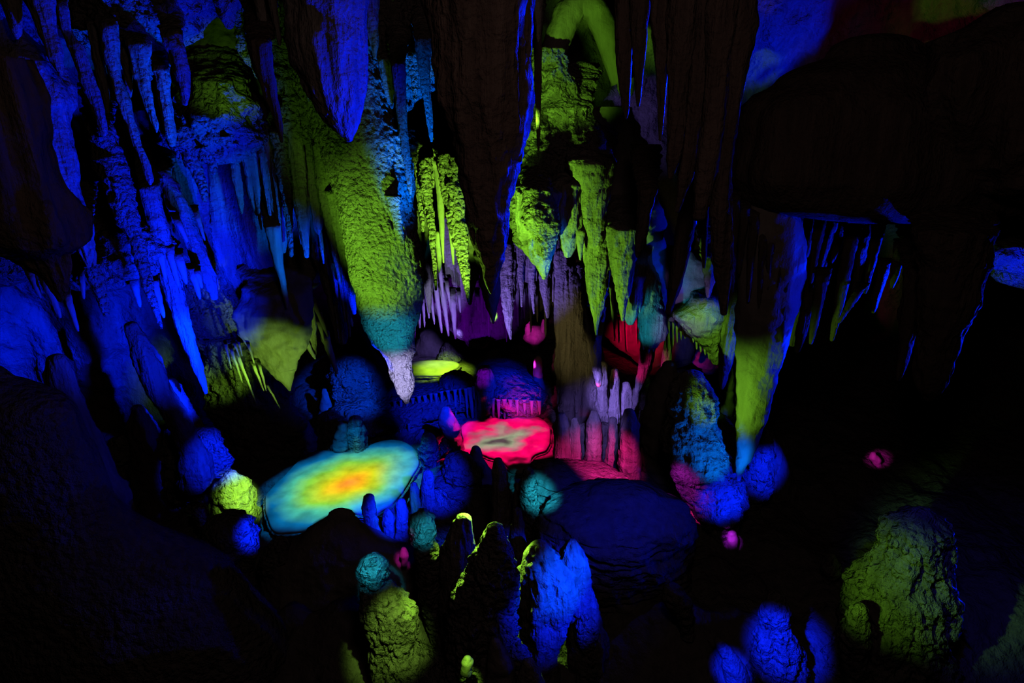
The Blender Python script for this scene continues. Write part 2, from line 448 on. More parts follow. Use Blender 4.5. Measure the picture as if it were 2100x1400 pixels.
stal('ceiling_block', 'teal grainy ceiling block that carries the slender blue stalactites', 'ceiling block', 6.7, '-80,100,460;0,120,440;40,150,415;80,165,378;110,200,345;140,255,330;155,280,310', 'grain', anchor=False, ratio=.7)
stal('ceiling_dome', 'smooth rounded dim green ceiling dome above the blue curtain', 'ceiling dome', 8.0, '20,380,480;60,370,510;120,365,535;180,372,560;230,385,610;270,420,650;300,460,640', 'smooth', anchor=False, ratio=.7)
stal('ceiling_block', 'dark olive grainy block under the green dome', 'ceiling block', 7.2, '180,375,500;210,352,520;250,345,537;290,350,535;312,370,510', 'grain', ratio=.7)
stal('stalactite', 'grainy olive stalactite, the lower of two under the olive block', 'stalactite', 7.0, '280,360,400;330,380,408;370,402,420;400,412,425;412,416,423', 'grain')
stal('stalactite', 'stubby olive stalactite with a rounded end under the olive block', 'stalactite', 7.0, '270,412,442;310,422,444;340,430,444;356,434,441', 'grain')
stal('stalactite', 'dark brown tapering stalactite unlit before the green dome', 'stalactite', 5.2, '100,512,556;130,520,557;160,530,561;220,552,571;265,568,579;290,574,580', 'dark')
stal('stalactite', 'thin blue stalactite beside the dark brown tapering one', 'stalactite', 5.6, '-20,520,538;40,530,546;100,544,556;130,553,561;138,556,560')
stal('stalactite', 'small blue stalactite cut by the top edge above the thin blue one', 'stalactite', 5.6, '-40,542,560;0,551,566;50,562,573;86,570,577;92,572,576')
stal('stalactite', 'broken blue knob at the top edge between green dome and ribbed mass', 'stalactite', 6.4, '-50,440,480;0,445,495;30,450,480;52,460,478', 'rough')
stal('ceiling_block', 'dark olive grainy rock between the green dome and the ribbed blue mass', 'ceiling block', 7.0, '-60,470,640;40,490,640;110,510,650;190,560,662;250,580,650;280,600,640', 'grain', anchor=False, ratio=.7)

# blue-teal curtain of long spikes
for lab, rows, Y, st in [
    ('pale blue-teal spike, first of the long curtain below the olive block', '270,460,476;350,474,493;400,485,499;430,492,499;437,494,498', 7.3, 'flute'),
    ('blue-teal spike with pale lower half, second in the long curtain', '290,488,521;350,500,528;400,510,532;432,521,531;440,524,529', 7.3, 'flute'),
    ('broad teal-green spike in the middle of the long curtain', '280,520,562;360,535,572;430,552,582;500,573,588;516,578,586', 7.4, 'flute'),
    ('grainy green-flecked spike in the long curtain beside the bright blue one', '280,560,592;340,568,596;400,578,600;470,588,601;524,594,601', 7.2, 'grain'),
    ('bright blue spike with narrow black gap on its side in the long curtain', '265,588,622;330,596,626;400,604,632;470,614,634;526,625,633', 7.0, 'flute'),
    ('deep blue spike half hidden in the shadow of the curtain', '280,618,648;350,626,655;420,636,660;470,646,659;478,649,656', 7.1, 'flute'),
    ('long deep blue spike close to the green-lit hanging cone', '300,638,668;380,651,682;460,668,692;530,684,700;582,695,701', 7.0, 'flute'),
    ('last deep blue spike of the curtain, touching the green-lit hanging cone', '400,672,704;480,688,712;560,704,724;620,717,731;642,723,730', 6.9, 'flute'),
    ('thin grey-green needle hanging alone below the long curtain', '470,545,575;530,558,580;580,574,586;622,584,591;630,586,590', 7.2, 'straw'),
    ('dim blue pointed spike in the dark below the curtain', '550,610,632;610,618,640;680,630,648;725,640,648;732,642,647', 8.0, 'flute'),
]:
    stal('curtain_spike', lab, 'stalactite', Y, rows, st, group='long curtain of spikes', tip=parse(rows)[-1][0] - 36)
stal('flowstone_curtain', 'broad blue flowstone sheet behind the long curtain spikes', 'flowstone', 8.2,
     '250,330,640;330,330,680;420,340,690;500,380,700;560,430,690;610,500,600;622,530,560', 'flute', anchor=False, ratio=.3)
stal('flowstone_curtain', 'dark blue flowstone sheet between curtain and green-lit hanging cone', 'flowstone', 7.8,
     '380,610,690;460,630,720;540,650,722;600,670,722;660,680,715;700,690,710', 'flute', ratio=.3)

# blue middle-left
stal('stalactite', 'longest blue stalactite, a straight spear ending low over the dark floor', 'stalactite', 7.2, '390,290,325;430,300,332;500,317,350;571,335,367;640,353,384;700,375,399;757,397,416;772,404,419;790,413,424;806,419,425', tip=765)
stal('stalactite', 'bright blue stalactite just right of the long spear', 'stalactite', 7.5, '360,325,352;420,345,384;480,372,408;540,400,432;590,422,446;610,432,446', )
stal('stalactite', 'grainy dark blue stalactite with a long narrow tip, left of the spear', 'stalactite', 6.4, '270,185,228;320,195,242;380,216,266;440,236,281;475,258,286;520,276,299;560,286,306;598,298,315;640,315,326;672,328,334', 'grain', tip=600)
stal('stalactite', 'blue stalactite growing from the tip of the wide ribbed bundle', 'stalactite', 6.0, '470,160,186;500,171,192;530,183,197;542,190,197')
stal('stalactite', 'grainy blue stalactite under the blue rock shelf with blunt end', 'stalactite', 6.4, '550,176,206;590,190,213;630,207,222;647,214,223', 'grain')
straws('stalactite', 'short blue stalactite', 'in the cluster beside the spear', 'stalactite', 7.1, [
    (322,500,340,571,9), (344,505,366,586,9), (362,520,382,581,10), (392,550,410,612,9), (402,555,414,590,7), (356,445,384,495,8),
    (312,575,336,650,9), (272,575,287,628,9), (398,430,420,492,6)], group='blue cluster beside the spear')
straws('stalactite', 'blue stalactite', 'under the dark brown hanging rock', 'stalactite', 6.2, [
    (84,560,123,650,11), (55,552,83,610,9), (132,600,160,678,8), (165,555,172,612,7)], group='blue stalactites under the brown rock')
stal('rock_shelf', 'blue sloping rock shelf with a black crack, behind the grainy stalactite', 'rock shelf', 7.2, '430,165,230;455,165,290;480,170,330;500,175,345;530,135,345;555,140,330;575,150,260', 'rough', ratio=.7)
stal('rock_shelf', 'low blue rock shelf cut by the photo edge below the brown hanging rock', 'rock shelf', 7.0, '500,-120,40;520,-130,60;545,-130,80;560,-100,60', 'rough', ratio=.7)
stal('flowstone_curtain', 'bright blue flowstone slope behind the cluster of short stalactites', 'flowstone', 8.3, '380,300,470;440,300,500;520,310,520;600,350,500;680,400,490;730,430,470', 'grain', ratio=.35)

straws('curtain_spike', 'thin deep blue spike', 'in the gaps of the long curtain', 'stalactite', 7.25, [
    (508,300,536,470,6), (530,290,556,455,6), (556,300,576,470,5), (602,330,618,500,6), (615,300,634,460,6), (640,350,664,540,7), (655,300,680,500,7), (668,420,692,610,7), (686,450,708,660,7), (700,520,718,690,6)], style='flute', group='long curtain of spikes')
# green pointed rock and spikes
stal('hanging_rock', 'smooth green pointed hanging rock with a dark groove above the orange pool', 'hanging rock', 7.6, '600,500,640;650,482,640;680,494,638;710,514,631;740,536,615;770,561,603;790,583,598;799,590,597', 'smooth', ratio=.6, tip=765)
stal('hanging_rock', 'dark unlit rock face behind the thin green drips', 'rock', 8.3, '690,420,560;730,430,570;800,425,590;880,450,620;960,480,600;1040,500,560', 'rough', ratio=.5, anchor=False)
straws('drip_straw', 'thin glistening green straw', 'in the bundle by the pointed rock', 'stalactite', 7.3, [
    (461,708,474,755,2.6), (471,716,497,784,3.2), (484,728,527,831,3.4), (479,708,491,731,2.6), (488,705,497,730,2.6), (507,708,521,744,3), (517,750,541,801,3.4), (530,750,546,801,3.2), (543,790,575,838,2.6)], group='glistening green straws')
straws('stalactite', 'blue or olive spike', 'between pointed rock and hanging cone', 'stalactite', 7.9, [
    (640,620,668,682,5), (655,650,672,690,4), (664,690,690,765,9), (690,590,722,668,10), (610,680,646,735,8), (652,660,664,700,5)], group='spikes right of the pointed rock')

# ================================================================== centre, hanging
o = stal('hanging_cone', 'huge rough hanging cone lit green with violet-white tip above the pools', 'stalactite', 6.5,
     '-60,575,750;0,585,762;100,600,778;200,625,802;300,660,836;400,690,847;450,700,850;500,708,854;560,721,862;610,733,863;640,740,859;671,750,850;700,769,848;720,785,851;740,797,843;771,804,845;800,815,845;815,824,841;825,830,838', 'crust', anchor=False, ratio=.8, rings=300, seg=220, tip=690, tiplab='violet-white tip of the cone')
loft('side_spike', straw_rows(806, 400, 826, 520, 13), 6.15, 'crust', parent=o)
stal('stalactite', 'blue ribbed mass hanging in front of the upper part of the green cone', 'stalactite', 5.5, '-60,585,748;0,592,746;100,602,742;180,630,741;230,655,737;262,680,730;284,706,724', 'flute', anchor=False)
stal('ceiling_block', 'teal grainy ceiling block between ribbed mass and brown column', 'ceiling block', 7.0, '-60,730,915;60,738,910;110,742,908;140,750,902;170,770,895;200,780,860;235,785,830', 'grain', anchor=False, ratio=.6)
stal('ceiling_block', 'olive grainy rock below the teal block, beside the hanging cone', 'ceiling block', 7.2, '180,745,815;230,740,815;290,760,850;330,790,850;350,815,845', 'grain', ratio=.7)
stal('stalactite', 'long thin stalactite with blue stripe ending beside the green straws', 'stalactite', 6.0, '140,803,830;190,810,833;250,816,834;330,828,841;380,836,846;397,840,845')
stal('stalactite', 'striped blue stalactite hanging before the black hole', 'stalactite', 6.2, '85,852,880;140,858,881;190,866,883;240,874,887;280,881,888;289,883,887', tip=262)
stal('stalactite', 'small blue ribbed stalactite at the top edge over the teal block', 'stalactite', 6.2, '-40,742,780;0,746,776;60,752,775;100,762,774;118,766,772')
stal('stalactite', 'stubby dark stalactite with olive base above the black hole', 'stalactite', 6.5, '120,830,862;150,838,860;180,845,857;205,849,855', 'grain')
stal('stalactite', 'blue-sided stalactite beside the long thin striped one', 'stalactite', 6.4, '130,776,806;170,784,808;220,792,806;245,797,804')
stal('ceiling_block', 'bright green lip of rock that carries the yellow-green straws', 'ceiling block', 7.8, '288,846,950;305,840,955;330,840,955;350,850,948;362,870,930', 'grain', ratio=.6)
for lab, rows, Y, st in [
    ('short yellow-green spike beside the green cone', '340,850,868;400,854,868;450,862,870;474,865,869', 7.6, 'grain'),
    ('yellow-green spike with pale blue needle tip', '330,858,884;400,864,886;460,876,891;520,884,893;560,889,896;594,892,896', 7.5, 'grain'),
    ('pale blue-green spike in the middle of the bright straws', '335,886,906;400,896,910;470,901,911;520,906,911;538,908,911', 7.6, 'straw'),
    ('blue-green needle between pale and broad yellow spikes', '340,904,918;420,912,922;490,922,931;541,928,932', 7.7, 'straw'),
    ('broadest yellow-green spike with paired tips', '320,902,952;400,910,952;450,920,954;530,938,960;585,950,964;618,958,963', 7.4, 'grain'),
    ('blue wedge spike behind the broadest yellow-green one', '350,930,972;450,945,990;520,955,988;570,958,978;622,960,968', 7.9, 'smooth'),
    ('deep blue spike behind the yellow-green ones', '440,842,880;500,850,884;550,862,884;600,872,886;640,879,884', 8.2, 'flute'),
    ('thin violet-blue needle with knobs among the bright straws', '480,892,905;520,895,906;550,898,904;558,899,902', 7.7, 'straw'),
]:
    yl = parse(rows)[-1][0]
    stal('stalactite', lab, 'stalactite', Y, rows, st, group='bright straws under the green lip', tip=yl - 32)
straws('drip_straw', 'violet straw', 'in the recess behind green spikes', 'stalactite', 9.6, [
    (864,540,880,652,5), (876,560,891,664,5), (890,570,906,682,6), (905,590,920,688,6), (926,600,934,694,7), (848,610,851,692,4), (857,590,861,672,5), (866,610,871,670,4), (899,540,910,618,5), (915,580,925,640,4), (940,600,944,640,4), (978,600,981,636,5)], group='violet straws in the recess')

straws('drip_straw', 'thin violet straw', 'behind the tip of the brown column', 'stalactite', 9.9, [
    (986,570,990,660,5), (1000,590,1003,690,5), (1012,560,1016,640,5), (1036,600,1039,700,4), (1060,580,1063,668,5), (1074,590,1076,652,4), (1086,570,1089,680,4), (1100,580,1102,660,4), (1117,570,1119,690,4)], group='violet straws behind the brown column')
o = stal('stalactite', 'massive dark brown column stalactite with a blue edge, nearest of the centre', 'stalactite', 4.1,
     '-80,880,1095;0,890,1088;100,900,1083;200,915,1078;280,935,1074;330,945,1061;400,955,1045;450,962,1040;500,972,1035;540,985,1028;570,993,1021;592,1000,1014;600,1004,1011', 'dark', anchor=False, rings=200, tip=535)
loft('side_rib', '-80,1060,1100;0,1064,1092;100,1064,1088;200,1062,1082;270,1062,1076;330,1064,1070', 4.05, 'dark', parent=o)
stal('stalactite', 'narrow blue stalactite hugging the right side of the brown column', 'stalactite', 5.0, '-60,1082,1118;0,1090,1113;50,1097,1111;78,1100,1108;86,1102,1106')
stal('stalactite', 'dark thin stalactite in front of the green mass beside the brown column', 'stalactite', 5.6, '60,1093,1112;140,1095,1110;220,1098,1109;290,1101,1107;308,1102,1106', 'dark')
stal('stalactite', 'smooth blue wedge stalactite just behind the tip of the brown column', 'stalactite', 7.8, '530,975,1030;580,984,1026;620,993,1022;645,1003,1017;662,1010,1014', 'smooth')
for lab, rows, st in [
    ('broad violet stalactite right of the blue wedge', '500,1020,1060;560,1024,1058;620,1030,1054;660,1036,1050;694,1045,1050', 'flute'),
    ('violet finger stalactite with round tip', '480,1040,1062;530,1045,1060;570,1049,1058;596,1051,1056', 'flute'),
    ('long violet needle stalactite second from the round-tipped finger', '490,1056,1080;550,1060,1077;600,1066,1074;628,1068,1072', 'flute'),
    ('violet stalactite with a crooked tip over the magenta bowl', '500,1078,1104;560,1083,1102;610,1089,1098;642,1093,1097', 'flute'),
    ('pinkish stalactite sheet right of the violet ones', '520,1104,1132;580,1108,1130;630,1116,1128;650,1120,1126', 'flute'),
    ('thin pinkish needle at the rim of the brown arch wall', '500,1126,1142;560,1129,1138;617,1132,1136', 'straw'),
]:
    stal('stalactite', lab, 'stalactite', 9.2, rows, st, group='violet stalactites over the magenta bowl')
stal('flowstone_curtain', 'dark violet flowstone behind the violet stalactites', 'flowstone', 10.4, '440,860,1150;520,850,1160;590,860,1150;640,900,1100;680,930,1060;700,960,1000', 'flute', anchor=False, ratio=.3)

# ================================================================== green curtain right of centre
stal('flowstone_mass', 'tall green grainy flowstone mass right of the brown column', 'flowstone', 7.6, '100,1085,1150;150,1080,1170;220,1072,1190;280,1058,1200;330,1050,1200;400,1043,1185;450,1046,1160;480,1050,1140', 'grain', anchor=False, ratio=.6)
tube('ceiling_arch', [(1118,230,8.0,20),(1126,160,8.0,22),(1140,90,8,24),(1160,35,8,26),(1190,2,8,24),(1222,18,8,24),(1244,70,8,22),(1258,120,8,20),(1272,170,8,16)], 'smooth')
tag(bpy.data.objects['ceiling_arch'], 'green rock arch round a black opening at the top', 'rock arch')
tube('rock_rib', [(1128,120,7.9,14),(1145,160,7.8,20),(1165,205,7.7,24),(1190,250,7.7,20),(1215,275,7.7,12)], 'smooth')
tag(bpy.data.objects['rock_rib'], 'smooth green diagonal rib below the green arch', 'rock')
for lab, rows, Y, st, dr in [
    ('green pointed drapery with blue side, directly right of the brown column tip', '400,1058,1150;450,1062,1142;490,1070,1140;525,1086,1134;550,1102,1126;570,1112,1120', 7.2, 'flute', None),
    ('blue and green drapery block with a small white-edged lip', '395,1075,1125;420,1072,1130;450,1072,1138;475,1090,1138;500,1108,1136;530,1114,1124', 7.0, 'grain', None),
    ('green ribbed drapery with square foot', '380,1128,1205;430,1135,1202;480,1146,1192;508,1152,1180;522,1156,1172', 7.3, 'flute', None),
    ('green drapery tongue under the dark ledge', '340,1165,1255;390,1188,1250;430,1196,1242;470,1200,1240;497,1208,1236', 7.2, 'flute', None),
    ('large blue and green spike with speckled pale green point', '470,1190,1262;520,1197,1255;570,1204,1247;620,1210,1238;655,1217,1230;686,1221,1225', 7.4, 'flute', None),
    ('green spike with blue right edge beside the speckled one', '470,1242,1314;530,1252,1300;580,1260,1294;620,1267,1286;656,1274,1280', 7.2, 'flute', None),
    ('narrow green drapery half behind the dark striped stalactites', '480,1290,1325;540,1292,1324;590,1285,1318;630,1280,1312;660,1284,1300', 7.4, 'flute', [(1300,600,1302,652,5), (1310,590,1312,640,5)]),
    ('teal shell-shaped drapery with many drips', '528,1322,1336;560,1308,1346;600,1302,1354;650,1308,1364;690,1312,1362;704,1318,1350', 7.6, 'flute',
        [(1318,680,1320,716,6), (1328,690,1330,724,6), (1338,690,1340,720,6), (1348,680,1350,708,5), (1356,660,1358,690,5)]),
    ('small blue point under the green drapery block', '480,1180,1200;510,1184,1196;532,1188,1192', 7.2, 'smooth', None),
]:
    stal('drapery', lab, 'drapery', Y, rows, st, group='green draperies', drips=dr, tip=parse(rows)[-1][0] - 40)
straws('drip_straw', 'pale teal straw', 'beneath the green spike with blue edge', 'stalactite', 7.7, [
    (1254,590,1257,661,5), (1263,600,1266,640,4), (1284,620,1286,661,5), (1292,610,1294,650,4)], group='pale teal straws')
stal('flowstone_mass', 'dark green smooth flowstone slope fading into black beside the striped stalactites', 'flowstone', 7.9, '220,1170,1300;290,1190,1320;370,1210,1345;440,1230,1360;510,1260,1368;580,1310,1372;640,1355,1374', 'smooth', anchor=False, ratio=.5)
stal('ceiling_block', 'dark ledge of grainy rock above the green drapery tongue', 'ceiling block', 7.4, '230,1130,1210;262,1135,1225;290,1150,1240;310,1170,1245;330,1185,1240', 'grain', ratio=.6)
stal('ceiling_block', 'green flank rock between arch and dark striped stalactites', 'ceiling block', 8.3, '-60,1215,1300;20,1232,1300;100,1245,1300;150,1258,1300;190,1270,1298', 'smooth', anchor=False, ratio=.6)

# ================================================================== dark stalactites right of centre, blue along one edge
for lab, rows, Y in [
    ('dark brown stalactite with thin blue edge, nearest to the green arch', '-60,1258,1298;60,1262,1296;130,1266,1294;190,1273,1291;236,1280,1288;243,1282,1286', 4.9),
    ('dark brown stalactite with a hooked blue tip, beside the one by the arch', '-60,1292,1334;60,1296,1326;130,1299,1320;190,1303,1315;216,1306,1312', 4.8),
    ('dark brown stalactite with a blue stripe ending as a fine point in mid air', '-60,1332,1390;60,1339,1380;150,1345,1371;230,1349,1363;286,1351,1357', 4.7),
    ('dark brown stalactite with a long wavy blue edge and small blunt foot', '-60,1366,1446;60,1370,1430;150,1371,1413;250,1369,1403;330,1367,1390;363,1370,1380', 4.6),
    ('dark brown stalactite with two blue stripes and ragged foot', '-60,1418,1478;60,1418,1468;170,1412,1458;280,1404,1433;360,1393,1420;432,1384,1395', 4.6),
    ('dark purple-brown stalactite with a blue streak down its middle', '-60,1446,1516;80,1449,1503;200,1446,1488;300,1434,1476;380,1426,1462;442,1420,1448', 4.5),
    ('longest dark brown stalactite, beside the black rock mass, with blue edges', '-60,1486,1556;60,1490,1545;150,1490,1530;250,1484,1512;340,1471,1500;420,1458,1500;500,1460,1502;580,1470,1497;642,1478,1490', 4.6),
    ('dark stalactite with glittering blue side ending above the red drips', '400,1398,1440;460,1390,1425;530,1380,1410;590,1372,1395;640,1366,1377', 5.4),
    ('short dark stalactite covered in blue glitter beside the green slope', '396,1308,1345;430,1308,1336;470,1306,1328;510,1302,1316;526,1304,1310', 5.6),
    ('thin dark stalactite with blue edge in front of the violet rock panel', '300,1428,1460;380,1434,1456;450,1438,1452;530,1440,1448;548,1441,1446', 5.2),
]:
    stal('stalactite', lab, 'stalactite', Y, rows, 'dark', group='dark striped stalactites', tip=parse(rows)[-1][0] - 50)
stal('hanging_rock', 'smooth violet-grey rock panel with blue lower rim', 'hanging rock', 8.0, '520,1400,1424;545,1396,1462;580,1390,1472;612,1384,1472;634,1376,1440;652,1368,1386', 'smooth', ratio=.4)
stal('stalactite', 'small bright green spike beside the violet-grey panel', 'stalactite', 7.6, '535,1440,1470;565,1445,1469;590,1447,1462;608,1449,1455', 'flute')
stal('drapery', 'yellow-green ribbed drapery with a comb of drips near the red recess', 'drapery', 7.8, '618,1420,1476;645,1384,1480;670,1400,1480;700,1430,1478;726,1452,1477;742,1460,1476', 'flute',
     drips=[(1421,670,1422,702,3.5), (1427,680,1429,716,4), (1436,690,1437,722,3.5), (1444,690,1446,728,4), (1452,700,1454,736,3.5)])
straws('drip_straw', 'thin pink or olive straw', 'left of the yellow-green comb', 'stalactite', 8.0, [
    (1363,650,1364,720,2.6), (1371,655,1372,716,2.6), (1380,655,1381,708,2.6), (1387,665,1389,702,2.6), (1396,670,1397,696,2.4), (1404,672,1405,694,2.4)], group='pink and olive straws')
stal('stalactite', 'blue and violet pointed stalactite with glittering green tip', 'stalactite', 6.8, '580,1498,1524;640,1488,1518;690,1480,1512;740,1476,1503;775,1474,1492;796,1477,1483', tip=765, tiplab='glittering green tip')
stal('hanging_cone', 'giant smooth green spearhead stalactite with blue speckled side', 'stalactite', 6.1,
     '430,1535,1640;500,1525,1650;560,1516,1650;600,1512,1642;640,1509,1632;700,1510,1615;760,1510,1598;840,1510,1576;900,1509,1557;940,1508,1541;965,1508,1526;983,1511,1519', 'smooth', ratio=.7, amp=.5, tip=940)

# ================================================================== far right
straws('stalactite', 'blue-glinting dark spike', 'hanging round the giant green spearhead', 'stalactite', 5.9, [
    (1488,440,1478,560,9), (1508,400,1500,600,10), (1530,420,1516,560,9), (1548,430,1534,618,10), (1566,460,1556,632,9), (1582,470,1573,610,9), (1600,500,1590,680,9), (1612,520,1604,700,8)], style='dark', group='dark spikes round the spearhead')
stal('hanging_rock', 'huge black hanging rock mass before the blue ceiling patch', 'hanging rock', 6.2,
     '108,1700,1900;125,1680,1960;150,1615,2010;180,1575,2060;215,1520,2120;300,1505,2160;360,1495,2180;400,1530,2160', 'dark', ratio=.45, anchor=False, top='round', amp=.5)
stal('flowstone_mass', 'blue glittering bundle of ribs between long dark stalactite and green spearhead', 'flowstone', 6.6, '330,1505,1580;400,1505,1600;480,1500,1600;560,1505,1610;600,1530,1620;630,1545,1580', 'flute', anchor=False, ratio=.6)
straws('stalactite', 'dark blue-edged stalactite', 'in the slanting row under the black mass', 'stalactite', 6.5, [
    (1590,400,1577,528,11,6.3), (1618,440,1596,570,12,6.7), (1640,420,1606,594,14,6.4), (1668,430,1637,590,13,6.8), (1684,450,1663,580,11,6.2), (1718,420,1674,574,13,6.6), (1748,400,1706,537,13,6.9),
    (1752,470,1706,697,14,6.3), (1782,440,1746,634,13,6.7), (1805,460,1774,600,12,6.4), (1690,560,1663,703,13,6.0), (1816,540,1791,640,11,6.6), (1850,500,1829,589,12,6.3), (1770,590,1722,660,10,6.1)], style='dark', group='blue-edged row under the black rock')
for lab, rows, Y in [
    ('dark stalactite with a sharp blue edge, hanging alone over the black floor', '560,1860,1925;630,1850,1896;690,1846,1875;740,1842,1860;772,1838,1849;778,1838,1845', 5.6),
    ('very wide dark stalactite column with a broken blue outline at the far side', '480,1880,2020;540,1890,2008;600,1890,1995;660,1888,1975;720,1885,1955;780,1884,1936;806,1890,1924;816,1896,1912', 5.2),
    ('dim green pointed stalactite beside a dark red one', '560,1655,1690;620,1645,1672;680,1634,1655;720,1630,1640', 6.6),
    ('dark red stalactite hanging behind the green spearhead', '560,1640,1670;620,1632,1654;670,1624,1645;705,1618,1632', 7.2),
]:
    stal('stalactite', lab, 'stalactite', Y, rows, 'dark')
stal('rock_shelf', 'bright blue overhanging rock lip at the frame edge, right of the wide dark column', 'rock shelf', 6.6, '500,2010,2300;520,2000,2320;540,2006,2320;556,2050,2300', 'rough', ratio=.6)
stal('hanging_rock', 'dull brown rock face hanging in the upper corner beyond the black mass', 'hanging rock', 5.6, '10,2080,2500;60,2000,2500;120,1930,2500;220,1920,2500;330,1960,2500;380,2010,2500;420,2080,2500', 'dark', ratio=.5, anchor=False)

# ================================================================== standing things, left side
mite('boulder', 'huge dark boulder filling the lower corner in front of the blue wall', 'boulder',
     '790,-500,20;830,-500,120;900,-500,165;980,-480,205;1050,-460,245;1110,-450,330;1160,-440,430;1230,-420,500;1320,-400,560;1450,-400,620', 'rough', Y=4.7, ratio=.35, amp=.35)
mite('stalagmite', 'leaning brown round-topped stalagmite before the blue wall', 'stalagmite', '738,100,134;780,102,150;820,118,165;860,138,182;920,165,212;985,188,240;1010,190,260', 'flute', Y=6.3)
mite('stalagmite', 'tall dark slanting pillar stalagmite silhouetted against the blue wall', 'stalagmite', '668,258,282;700,268,304;750,284,330;800,305,348;850,338,382;900,360,402;950,370,430', 'dark', Y=6.6)
mite('stalagmite', 'slim blue stalagmite with a long tail behind the dark slanting pillar', 'stalagmite', '784,338,362;800,338,372;830,350,386;860,378,408;890,402,424;920,410,440', 'flute', Y=7.6)
mite('stalagmite', 'black stalagmite stump against the blue wall left of the blue boulders', 'stalagmite', '838,272,294;860,268,310;900,265,325;950,270,345;1020,260,350', 'dark', Y=6.9)
mite('stalagmite', 'low black jagged stump beside the leaning brown stalagmite', 'stalagmite', '835,104,128;870,100,140;920,110,160;980,120,190', 'dark', Y=6.6)
mite('boulder', 'blue boulder split by a shadow, left of the larger round blue one', 'boulder', '890,335,365;920,326,374;950,322,380;1000,330,400;1034,360,400', 'rough', Y=7.6)
mite('boulder', 'large round furry-looking blue boulder above the bright green stump', 'boulder', '893,395,440;920,391,455;960,385,463;1000,385,462;1040,390,450', 'grain', Y=7.4)
mite('boulder', 'small broken blue rock between the black stumps', 'boulder', '905,228,262;940,205,266;980,205,255;1010,220,250', 'rough', Y=6.8)
mite('stalagmite', 'bright lime green stump with fluted side below the round blue boulder', 'stalagmite', '972,462,484;990,447,502;1020,437,512;1055,445,522;1090,470,528', 'crag', Y=6.9)
mite('coral_rock', 'bright blue knobbly coral-like rock at the foot of the green stump', 'rock', '1082,432,514;1110,425,516;1140,446,516;1185,480,520', 'grain', Y=6.1)
mite('coral_rock', 'small ring-shaped blue coral rock left of the bigger blue one', 'rock', '1044,396,424;1060,396,428;1080,410,440', 'grain', Y=6.2)
mite('boulder', 'dim green ball-shaped boulder below the orange pool', 'boulder', '1115,556,592;1135,540,606;1160,538,610;1190,555,600', 'grain', Y=5.8)
mite('boulder', 'tiny dim round stone right of the green ball boulder', 'boulder', '1105,636,662;1120,630,670;1135,634,668', 'rough', Y=6.0)
mite('mound', 'black rounded mound cutting into the lower shore of the orange pool', 'mound', '1062,672,728;1080,640,755;1100,612,790;1130,560,830;1180,540,860', 'smooth', Y=6.75, ratio=.5)
mite('stalagmite', 'barely visible green ribbed stalagmite low beside the pale-headed one', 'stalagmite', '1285,715,735;1310,703,742;1350,698,746;1420,690,750', 'flute', Y=4.9)

# -------- far bank of the orange pool
mite('boulder', 'olive lit boulder at the rear shore of the orange pool', 'boulder', '868,610,632;890,606,642;925,604,648', 'rough', Y=9.0)
mite('rock_pillar', 'teal short pillar on the rear shore of the orange pool', 'rock pillar', '872,690,714;890,686,716;925,682,718', 'smooth', Y=8.9)
mite('rock_pillar', 'olive short pillar beside the teal one on the rear shore', 'rock pillar', '862,716,742;890,714,750;924,716,752', 'flute', Y=8.85)
mite('rock_ledge', 'blue flat rock ledge roofing the teal and olive pillars', 'ledge', '842,680,760;852,660,800;866,655,830;880,690,790', 'rough', Y=9.2, ratio=.6, sink=0)
mite('rock_ledge', 'dim teal sloping bank behind the orange pool', 'ledge', '862,650,700;874,640,715;890,636,735;903,645,745', 'rough', Y=9.6)
mite('boulder', 'wet blue mushroom-shaped boulder with a dark flat crown left of the hanging cone tip', 'boulder', '748,688,742;770,676,758;800,680,764;830,686,764;850,690,760', 'grain', Y=9.8)
mite('boulder', 'reddish blue rock heap behind the mushroom-shaped boulder', 'boulder', '678,708,730;700,702,748;730,700,770;760,700,790;790,700,800', 'rough', Y=10.6)
mite('stalagmite', 'small blue knob stalagmite beside the mushroom-shaped boulder', 'stalagmite', '800,660,670;815,658,676;850,654,682', 'smooth', Y=9.5)
mite('boulder', 'teal lumpy rock under the hanging cone tip', 'boulder', '830,725,765;845,720,790;870,722,810', 'rough', Y=9.5)
mite('boulder', 'tiny bluish stone glowing in the dark under the green drips', 'boulder', '852,529,535;858,528,538;866,530,537', 'rough', Y=8.0)

# fringed ledges
def ledge(label, rows, Y, drips, style='rough'):
    o = loft('fringed_ledge', rows, Y, style, top='round', bot='base', ratio=.9)
    tag(o, label, 'ledge')
    for k, (x0, y0, x1, y1, w) in enumerate(drips):
        loft('drip', straw_rows(x0, y0 - 6, x1, y1, w), Y - .55, 'straw', parent=o)
ledge('violet rock ledge under the yellow-green pool with a fringe of long drips', '786,905,968;794,860,973;806,810,974;818,775,972;832,770,940;846,772,880', 10.15,
      [(859,818,861,868,3.5), (871,816,879,872,3.5), (883,812,888,858,3), (893,812,898,862,3.5), (905,808,908,846,3), (918,806,924,842,3.5), (933,804,935,851,3.5), (943,802,944,828,3), (955,802,959,856,3.5), (963,800,974,894,4.5), (971,798,973,820,3),
       (822,826,823,852,3), (834,824,836,848,3), (846,822,848,856,3), (809,828,810,846,3)])
ledge('blue layered rock ledge below the violet one with short drips', '858,730,860;868,725,872;880,735,865;890,760,840', 9.7,
      [(742,880,743,896,3), (760,884,762,900,3), (776,884,777,898,3), (786,884,788,902,3), (820,876,821,892,3), (838,874,839,890,3)])
